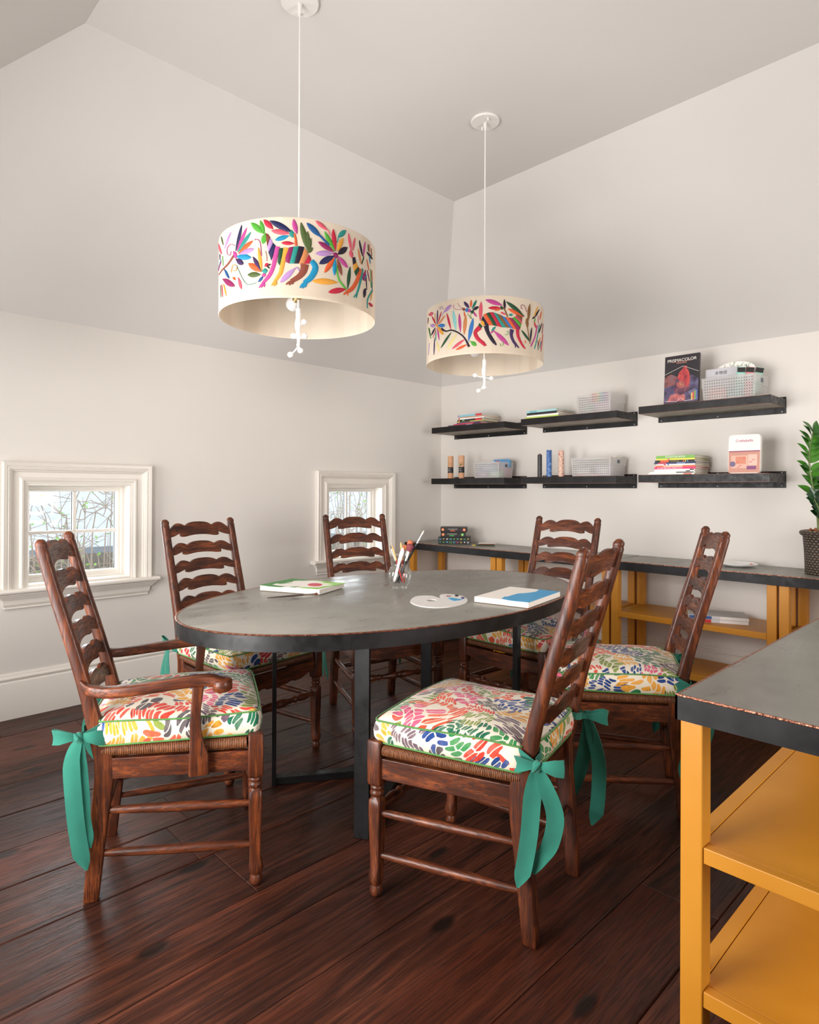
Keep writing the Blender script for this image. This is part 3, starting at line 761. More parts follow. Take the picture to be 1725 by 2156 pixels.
def make_cushion(par, seed, material=None):
    O = cushion_outline(); N = len(O)
    cx = .24
    rings = []; Z0, Z1 = .4675, .538
    rng = random.Random(seed)
    ph = rng.uniform(0, 6)
    def ring(scale, z, off=0.0, puff=0):
        r = []
        for i, (x, y) in enumerate(offset_poly(O, -off) if off else O):
            a = math.atan2(y, x-cx)
            zz = z+puff*0.004*sin(3*a+ph)
            r.append((cx+(x-cx)*scale, y*scale, zz))
        return r
    spec = [(.5, Z0-.0005, 0), (1.0, Z0, -.004), (1.0, Z0+.004, 0), (1.0, Z0+.018, .0075), (1.0, Z0+.034, .0095), (1.0, Z1-.016, .0065), (1.0, Z1-.004, 0), (1.0, Z1, -.004), (.95, Z1+.007, 0), (.86, Z1+.0145, 0), (.72, Z1+.022, 0), (.5, Z1+.0285, 0), (.25, Z1+.032, 0)]
    rs = [ring(s, z, o, 1 if z > Z1-.02 else 0) for s, z, o in spec]
    mb = MB(); mb.rings(rs, cap=False)
    nv = len(mb.v); mb.add([(cx, 0, Z1+.033), (cx, 0, Z0-.0005)], [])
    last = (len(rs)-1)*N
    for k in range(N):
        mb.f.append((last+k, last+(k+1) % N, nv)); mb.m.append(0)
        mb.f.append(((k+1) % N, k, nv+1)); mb.m.append(0)
    o = mb.build('seat_cushion', material or M['cushion'], par, smooth=70)
    me = o.data
    per = [0]
    for k in range(N): per.append(per[-1]+(Vector(O[(k+1) % N])-Vector(O[k])).length)
    uvl = me.uv_layers.new(name='uv')
    du, dv = rng.uniform(0, 3), rng.uniform(0, 3)
    for p in me.polygons:
        idx = [me.loops[l].vertex_index for l in p.loop_indices]
        side = all(i < 8*N for i in idx) and any(i >= N for i in idx) and all(i >= N for i in idx)
        ks = [i % N for i in idx]
        wrap = side and (max(ks)-min(ks) > N/2)
        for l, i in zip(p.loop_indices, idx):
            x, y, z = me.vertices[i].co
            if side:
                k = i % N; u = per[k]
                if wrap and k == 0: u = per[N]
                uvl.data[l].uv = (u+du, 5.0+z+dv)
            else: uvl.data[l].uv = (x+du, y+dv)
    for z, off in ((Z1, 0.0005), (Z0+.002, 0.0005)):
        pts = [(x, y, z+(0.004*sin(3*math.atan2(y, x-cx)+ph) if z > .5 else 0)) for x, y in offset_poly(O, -off)]
        MB().tube(pts, .0027, 8, closed=True).build('piping', M['piping'], o, smooth=60)
    return o
def strip(mb, rows, th=0.0016):
    # rows: (centre, half-width vector); two-sided ribbon with thickness
    R = []
    n = len(rows)
    for i, (c, h) in enumerate(rows):
        c = Vector(c); h = Vector(h)
        a = Vector(rows[max(i-1, 0)][0]); b = Vector(rows[min(i+1, n-1)][0]); t = (b-a)
        nn = t.cross(h); nn = nn.normalized()*th/2 if nn.length > 1e-9 else Vector((0, 0, th/2))
        cu = nn.normalized()*min(.0035, h.length*.22)*(1 if i % 7 < 4 else .6)
        R.append([tuple(c-h-nn), tuple(c-h*.5-nn+cu*.8), tuple(c-nn+cu*.9+h*.06), tuple(c+h*.45-nn+cu*.3), tuple(c+h-nn-cu*.5), tuple(c+h+nn-cu*.5), tuple(c+h*.45+nn+cu*.3), tuple(c+nn+cu*.9+h*.06), tuple(c-h*.5+nn+cu*.8), tuple(c-h+nn)])
    mb.rings(R)
def make_bow(par, s, tails, loops=(.068, .070), K=None):
    K = Vector(K or (-.030, s*(PY+.030), .505)); o = Vector((0, s, 0)); t = Vector((1, 0, 0))
    mb = MB()
    # strap from the cushion corner and round the post
    ring = []
    for i in range(13):
        a = -pi*0.15+i/12*pi*1.30
        ring.append((Vector((bx(.508)-.0275*sin(a)-.0*cos(a), s*(PY+.0255*-cos(a)*-1), .508+.004*sin(2*a))), Vector((0, 0, .011))))
    # outer strap: from the cushion corner to the knot
    c0 = Vector((.036, s*(PY+.024), .530)); 
    strip(mb, [(c0, Vector((.002, 0, .012))), (c0.lerp(K, .4)+o*.004, Vector((.002, 0, .010))), (c0.lerp(K, .8)+o*.003, Vector((.003, 0, .008))), (K, Vector((.003, 0, .007)))])
    # strap round the back of the post to the inner cushion edge
    xb = bx(.508)
    back = [(K-t*.004, (0, 0, .007)), (Vector((xb-.030, s*(PY+.020), .507)), (0, 0, .010)), (Vector((xb-.0335, s*PY, .512)), (0, 0, .012)), (Vector((xb-.026, s*(PY-.026), .518)), (0, 0, .011)), (Vector((xb-.002, s*(PY-.034), .525)), (0, 0, .010))]
    strip(mb, [(c, Vector(h)) for c, h in back])
    for sg, L_ in ((1, loops[0]), (-1, loops[1])):
        d = t*sg
        rows = [(K+o*.004, (0, 0, .007)), (K+d*L_*.35+o*.016+Vector((0, 0, .004)), (0, 0, .014)), (K+d*L_*.72+o*.015+Vector((0, 0, .003)), (0, 0, .0215)), (K+d*L_+o*.004, (0, 0, .0225)), (K+d*L_*.98-o*.004, (0, 0, .0225)), (K+d*L_*.7-o*.004, (0, 0, .018)), (K+d*L_*.35-o*.002, (0, 0, .012)), (K, (0, 0, .006))]
        dn = Vector((0, 0, -.010)) if sg > 0 else Vector((0, 0, .006))
        strip(mb, [(c+dn*(abs((c-K).dot(d))/L_), Vector(h)+d*.0) for c, h in rows])
    mb.ball(tuple(K+o*.010), .0135, 8, sq=(1.0, .75, 1.25))
    mb.tube([K+o*.016+t*.011+Vector((0, 0, -.014)), K+o*.022, K+o*.014-t*.010+Vector((0, 0, .014))], [.004, .006, .004], 7)
    for tail in tails:
        pts = catmull([tuple(K+o*.010)]+[tuple(q) for q in tail], 5)
        rows = []
        n = len(pts)
        for i, p in enumerate(pts):
            u = i/(n-1)
            wd = interp([(0, .007), (.12, .018), (.3, .0235), (.8, .0225)], u)
            tw = 0.5*sin(u*3.0+s)
            rows.append((Vector(p), Vector((cos(tw), .35*sin(tw)+.12*s, 0)).normalized()*wd))
        # slanted end
        c, h = rows[-1]
        rows.append((c+Vector((0, 0, -.018))+h*.28, h*.70)); rows.append((c+Vector((0, 0, -.042))+h*.62, h*.12))
        strip(mb, rows)
    return mb.build('tie_ribbon', M['ribbon'], par, smooth=45)
def tails(s, v=0):
    Y = s*(PY+.045)
    if v == 0: return [[(-.020, Y, .44), (-.016, Y+s*.012, .34), (-.004, Y+s*.010, .26), (.006, Y+s*.006, .215)], [(-.058, Y-s*.004, .45), (-.078, Y-s*.01, .38), (-.062, Y-s*.012, .30), (-.034, Y-s*.010, .255)]]
    if v == 1: return [[(-.045, Y, .45), (-.066, Y+s*.004, .36), (-.066, Y+s*.004, .26), (-.060, Y, .190)], [(-.030, Y+s*.004, .44), (-.010, Y+s*.012, .34), (.020, Y+s*.014, .25), (.046, Y+s*.012, .200)]]
    return [[(-.046, Y+s*.004, .44), (-.040, Y+s*.010, .34), (-.030, Y+s*.010, .24), (-.018, Y+s*.008, .160)], [(-.030, Y-s*.006, .44), (-.022, Y-s*.002, .34), (-.018, Y, .27), (-.010, Y, .22)]]
def make_chair(label, group, yf=.243, arms=False, tv=(0, 1), seed=1, pose=(0, 0, 0)):
    root = thing('armchair' if arms else 'dining_chair', label, 'chair', (pose[0], pose[1], 0.0015), pose[2], group)
    for s in (1, -1): rear_post(s).build('rear_post', M['wood_z'], root, smooth=50)
    for s in (1, -1): front_leg(s, yf).build('front_leg', M['wood_z'], root, smooth=50)
    for k, z in enumerate(SLATB): slat(z, k).build('slat', M['wood_y'], root, smooth=45)
    rail('front', yf).build('front_apron', M['wood_y'], root, smooth=40)
    rail('rear', yf).build('rear_rail', M['wood_y'], root, smooth=0, bevel=.002)
    rail('left', yf).build('side_rail', M['wood_x'], root, smooth=0, bevel=.002)
    rail('right', yf).build('side_rail', M['wood_x'], root, smooth=0, bevel=.002)
    # rush seat: four rounded rolls and a slightly dished top
    mb = MB(); Z = .4480; r = .0170
    pts = [(.035, -PY-.002), (.450, -yf+.0), (.450, yf-.0), (.035, PY+.002)]
    secs = []
    def q(x0, y0, x1, y1):
        mbx = []; a, b = Vector((x0, y0)), Vector((x1, y1))
        for t in [i/10 for i in range(11)]:
            p = a.lerp(b, t); mbx.append((p.x, p.y, Z-.0015*sin(pi*t)))
        return mbx
    for (x0, y0, x1, y1) in ((.030, -PY-.004, .450, -yf-.002), (.030, PY+.004, .450, yf+.002), (.470, -yf+.026, .470, yf-.026), (.030, -PY+.03, .030, PY-.03)):
        mb.tube(q(x0, y0, x1, y1), r, 12)
    mb.rings([[(.030, -PY, Z-.012), (.46, -yf+.01, Z-.012), (.46, yf-.01, Z-.012), (.030, PY, Z-.012)], [(.030, -PY, Z+.014), (.46, -yf+.01, Z+.014), (.46, yf-.01, Z+.014), (.030, PY, Z+.014)]])
    mb.build('rush_seat', M['rush'], root, smooth=50)
    for s in (1, -1):
        for z in (.130, .258):
            spindle((bx(z)+.012, s*(PY+.001), z+.006), (.466, s*(yf-.002), z-.004)).build('side_stretcher', M['wood_x'], root, smooth=60)
    turned((.476, -yf+.012, .265), (.476, yf-.012, .265)).build('front_stretcher', M['wood_y'], root, smooth=60)
    spindle((bx(.21), -PY+.012, .215), (bx(.21), PY-.012, .215)).build('rear_stretcher', M['wood_y'], root, smooth=60)
    if arms:
        for s in (1, -1):
            path = catmull([(-.030, .196, .655), (.0, .226, .641), (.06, .250, .638), (.14, .260, .643), (.22, .262, .650), (.30, .262, .655), (.345, .262, .652), (.372, .266, .642)], 4)
            secs = []
            n = len(path)
            rs = []
            for i, (x, y, z) in enumerate(path):
                u = i/(n-1)
                hy = interp([(0, .016), (.3, .0185), (.75, .0215), (.9, .027), (1, .028)], u); hz = interp([(0, .0135), (.2, .016), (.9, .016), (1, .0165)], u)
                secs.append((s*y, z, x, hy, hz, 5))
            secs += [(s*.268, .640, .386, .027, .0165, 5), (s*.268, .639, .397, .021, .016, 4.5), (s*.268, .638, .404, .011, .014, 4)]
            a = MB().loft(secs, 'x', 20).build('arm', M['wood_x'], root, smooth=50)
            MB().lathe([(.0, .622), (.024, .622), (.0285, .626), (.0285, .652), (.024, .657), (.0, .657)], 20, (.374, s*.276)).build('scroll', M['wood_x'], a, smooth=50)
            sp = [(.308, .262, .368, .029, .011), (.308, .262, .372, .030, .012), (.307, .262, .430, .0285, .0125), (.304, .262, .455, .022, .0125), (.298, .262, .49, .0175, .0125), (.296, .262, .53, .0155, .0125), (.298, .262, .57, .015, .0125), (.302, .262, .61, .016, .0125), (.305, .262, .643, .0175, .0125)]
            MB().loft([(x, s*y, z, hx, hy, 7) for x, y, z, hx, hy in sp], 'z', 16).build('arm_support', M['wood_z'], root, smooth=45)
    c = make_cushion(root, seed)
    make_bow(c, 1, tails(1, tv[0])); make_bow(c, -1, tails(-1, tv[1]))
    return root
CH = 'ladder back chairs around the table'
make_chair('dark oak ladder back armchair with curved arms at the left end of the table', CH, .252, True, (0, 2), 11, (1.731, -3.498, 1.102))
near = make_chair('large armless ladder back chair nearest the camera, two teal bows in full view', CH, .243, False, (0, 1), 7, (2.882, -2.598, 3.382))
def chair_copy(label, pose, seed):
    c = copy_tree(near); c.location = (pose[0], pose[1], .0015); c.rotation_euler = (0, 0, pose[2]); tag(c, label, 'chair', CH)
    return c
chair_copy('armless ladder back chair against the left wall just right of the larger window', (1.003, -2.733, .118), 3)
chair_copy('armless ladder back chair standing in front of the far small window', (1.052, -1.809, -.292), 4)
chair_copy('armless ladder back chair at the far end of the table below the left shelves', (1.990, -1.221, -1.552), 5)
chair_copy('armless ladder back chair seen nearly side on between the table and the grey counters', (2.850, -1.653, 3.678), 6)

# ------------------------------------------------------------------ oval table
TC = (1.915, -2.318); TA, TB, TZ = .610, .982, .785
def make_table():
    root = thing('oval_table', 'oval grey topped table with copper edge and black legs, chairs all round it', 'table', (TC[0], TC[1], .0015))
    N = 128
    def ell(d): return [((TA+d)*cos(2*pi*k/N), (TB+d)*sin(2*pi*k/N)) for k in range(N)]
    def R(d, z): return [(x, y, z) for x, y in ell(d)]
    MB().rings([R(-.006, TZ-.020), R(-.006, TZ-.001), R(-.0085, TZ)]).build('tabletop', M['slate'], root, smooth=30)
    MB().rings([R(-.0062, TZ-.004), R(-.0086, TZ-.0010), R(-.0070, TZ+.0005), R(-.0016, TZ+.0005), R(.0008, TZ-.0014), R(-.0006, TZ-.0042)], loop=True).build('copper_edging', M['copper'], root, smooth=40)
    MB().rings([R(-.008, TZ-.054), R(-.0075, TZ-.0045), R(0, TZ-.0045), R(0, TZ-.054)], loop=True).build('rim_band', M['steel'], root, smooth=40)
    LX, LY = .290, .462
    pts = [(-LX, -LY), (LX, -LY), (-LX, LY), (LX, LY)]
    def bar(mb, p, q, w_, z0, z1):
        p, q = Vector(p), Vector(q); d = (q-p).normalized(); n = Vector((-d.y, d.x))*w_/2
        mb.rings([[(*(p-n), z0), (*(p+n), z0), (*(p+n), z1), (*(p-n), z1)], [(*(q-n), z0), (*(q+n), z0), (*(q+n), z1), (*(q-n), z1)]])
    for (x, y) in pts:
        d = Vector((-x, -y)).normalized(); p = Vector((x, y))
        mb = MB(); bar(mb, p-d*.006, p+d*.006+d*.006, .056, 0, TZ-.020); mb.build('leg', M['steel'], root, smooth=0, bevel=.0015)
    for a, b in ((0, 3), (1, 2)):
        mb = MB(); z = 0.0 if a == 0 else 0.0
        p, q = Vector(pts[a]), Vector(pts[b]); d = (q-p).normalized()
        bar(mb, p+d*.0125, q-d*.0125, .045, .001 if a == 0 else .0012, .030 if a == 0 else .0298); mb.build('floor_bar', M['steel'], root, smooth=0, bevel=.0015)
make_table()

# ------------------------------------------------------------------ counters
CT = .790
def slab(label, x0, x1, y0, y1, edges, name='counter_slab'):
    root = thing(name, label, 'counter', ((x0+x1)/2, (y0+y1)/2, CT-.055))
    cx, cy, cz = (x0+x1)/2, (y0+y1)/2, CT-.055
    def b(nm, mb, mt, **k):
        mb.v = [(x-cx, y-cy, z-cz) for x, y, z in mb.v]; return mb.build(nm, mt, root, **k)
    b('top', MB().box(x0+.005, x1-.005, y0+.005, y1-.005, CT-.050, CT), M['slate'], smooth=0)
    mb = MB()
    mb.box(x0, x1, y0, y0+.005, CT-.055, CT-.0035); mb.box(x0, x1, y1-.005, y1, CT-.055, CT-.0035); mb.box(x0, x0+.005, y0, y1, CT-.055, CT-.0035); mb.box(x1-.005, x1, y0, y1, CT-.055, CT-.0035)
    b('edge_band', mb, M['steel'], smooth=0)
    mb = MB()
    for e in edges:
        if e == 'y0': mb.box(x0, x1, y0+.0, y0+.0055, CT-.0034, CT+.0012)
        if e == 'x0': mb.box(x0, x0+.0055, y0, y1, CT-.0034, CT+.0008)
        if e == 'x1': mb.box(x1-.0055, x1, y0, y1, CT-.0034, CT+.0008)
    b('copper_edging', mb, M['copper'], smooth=0, bevel=.001)
slab('long grey counter slab on the left half of the back wall, holding the stacked game boxes', .003, 1.903, -.462, -.003, ['y0'])
slab('long grey counter slab on the right half of the back wall, holding the plant', 1.907, 3.90, -.462, -.003, ['y0'])
slab('large grey counter slab in the right foreground above the yellow shelves', 3.337, 3.86, -2.826, -.85, ['y0', 'x0'])

def shelf_unit(label, x0, x1, y0, y1, group, zs=(.465, .158)):
    cx, cy = (x0+x1)/2, (y0+y1)/2
    root = thing('shelving_unit', label, 'shelf unit', (cx, cy, .0015), group=group)
    top = CT-.0555-.0015; w_ = .048
    X0, X1, Y0, Y1 = x0-cx, x1-cx, y0-cy, y1-cy
    for xx in (X0, X1-w_):
        for yy in (Y0, Y1-w_):
            MB().box(xx, xx+w_, yy, yy+w_, 0, top).build('leg', M['yellow'], root, smooth=0, bevel=.003)
    for z in zs:
        mb = MB(); rw = .034; rh = .035
        mb.box(X0+w_*0+.004, X0+.004+rw, Y0+w_+.0005, Y1-w_-.0005, z-rh, z); mb.box(X1-rw-.004, X1-.004, Y0+w_+.0005, Y1-w_-.0005, z-rh, z)
        mb.box(X0+w_+.0005, X1-w_-.0005, Y0+.004, Y0+.004+rw*.75, z-rh, z); mb.box(X0+w_+.0005, X1-w_-.0005, Y1-.004-rw*.75, Y1-.004, z-rh, z)
        rl = mb.build('shelf_frame', M['yellow'], root, smooth=0, bevel=.002)
        MB().box(X0+.004+rw+.0018, X1-.004-rw-.0018, Y0+.004+rw*.75+.0018, Y1-.004-rw*.75-.0018, z-.010, z-.0008).build('shelf_panel', M['yellow'], root, smooth=0, bevel=.0015)
U = 'yellow steel shelving units under the counters'
shelf_unit('yellow steel shelving unit under the back counter in the corner by the left wall', .045, .975, -.445, -.040, U)
shelf_unit('yellow steel shelving unit under the middle of the back counter', .985, 1.900, -.445, -.040, U)
shelf_unit('yellow steel shelving unit under the back counter holding two sketchbooks', 1.918, 2.878, -.445, -.040, U)
shelf_unit('yellow steel shelving unit under the back counter below the potted plant', 2.890, 3.850, -.445, -.040, U)
shelf_unit('large yellow steel shelving unit in the right foreground nearest the camera', 3.346, 3.852, -2.820, -1.870, U, (.468, .158))
shelf_unit('yellow steel shelving unit under the far end of the foreground counter', 3.346, 3.852, -1.858, -.870, U)

# ------------------------------------------------------------------ wall shelves
def wall_shelf(label, x0, x1, zt):
    root = thing('wall_shelf', label, 'shelf', ((x0+x1)/2, 0, zt-.048), group='black steel wall shelves'); cx = (x0+x1)/2; hw = (x1-x0)/2; H = .048
    MB().box(-hw+.004, hw-.004, -.296, -.006, .001, H-.0004).build('board', M['zinc'], root, smooth=0)
    mb = MB(); mb.box(-hw, hw, -.300, -.2965, 0, H); mb.box(-hw, -hw+.0035, -.2965, -.006, 0, H); mb.box(hw-.0035, hw, -.2965, -.006, 0, H)
    mb.build('edge_band', M['steel'], root, smooth=0, bevel=.0012)
    mb = MB(); mb.box(-hw+.001, hw-.001, -.2995, -.297, H-.0003, H+.0006); mb.box(-hw+.001, hw-.001, -.2995, -.297, -.0006, .0003); mb.box(hw-.0032, hw-.0005, -.297, -.01, H-.0003, H+.0006); mb.box(hw-.0032, hw-.0005, -.297, -.01, -.0006, .0003)
    mb.build('copper_edging', M['copper'], root, smooth=0)
    mb = MB(); mb.box(-hw, hw+.002, -.006, -.001, -.034, H+.018)
    br = mb.build('bracket_plate', M['steel'], root, smooth=0, bevel=.001)
    for z in (-.022, H+.009):
        for x in (-hw+.02, 0, hw-.02):
            mb = MB(); mb.lathe([(0, .0), (.0042, .0), (.0042, .0012), (.003, .003), (0, .0035)], 12)
            mb.v = [(x+a, -.006-c, z+b) for a, b, c in mb.v]; mb.build('screw', M['chrome'], br, smooth=50)
    return root
SH = []
for (lab, x0, x1, zt) in (('black steel wall shelf, top row nearest the room corner', .165, .945, 1.775), ('black steel wall shelf, middle of the top row', 1.10, 1.878, 1.778), ('black steel wall shelf, right end of the top row', 2.030, 2.804, 1.787),
                      ('black steel wall shelf, bottom row nearest the room corner', .163, .943, 1.338), ('black steel wall shelf, middle of the bottom row', 1.10, 1.875, 1.340), ('black steel wall shelf, right end of the bottom row', 2.030, 2.804, 1.343)):
    wall_shelf(lab, x0, x1, zt)

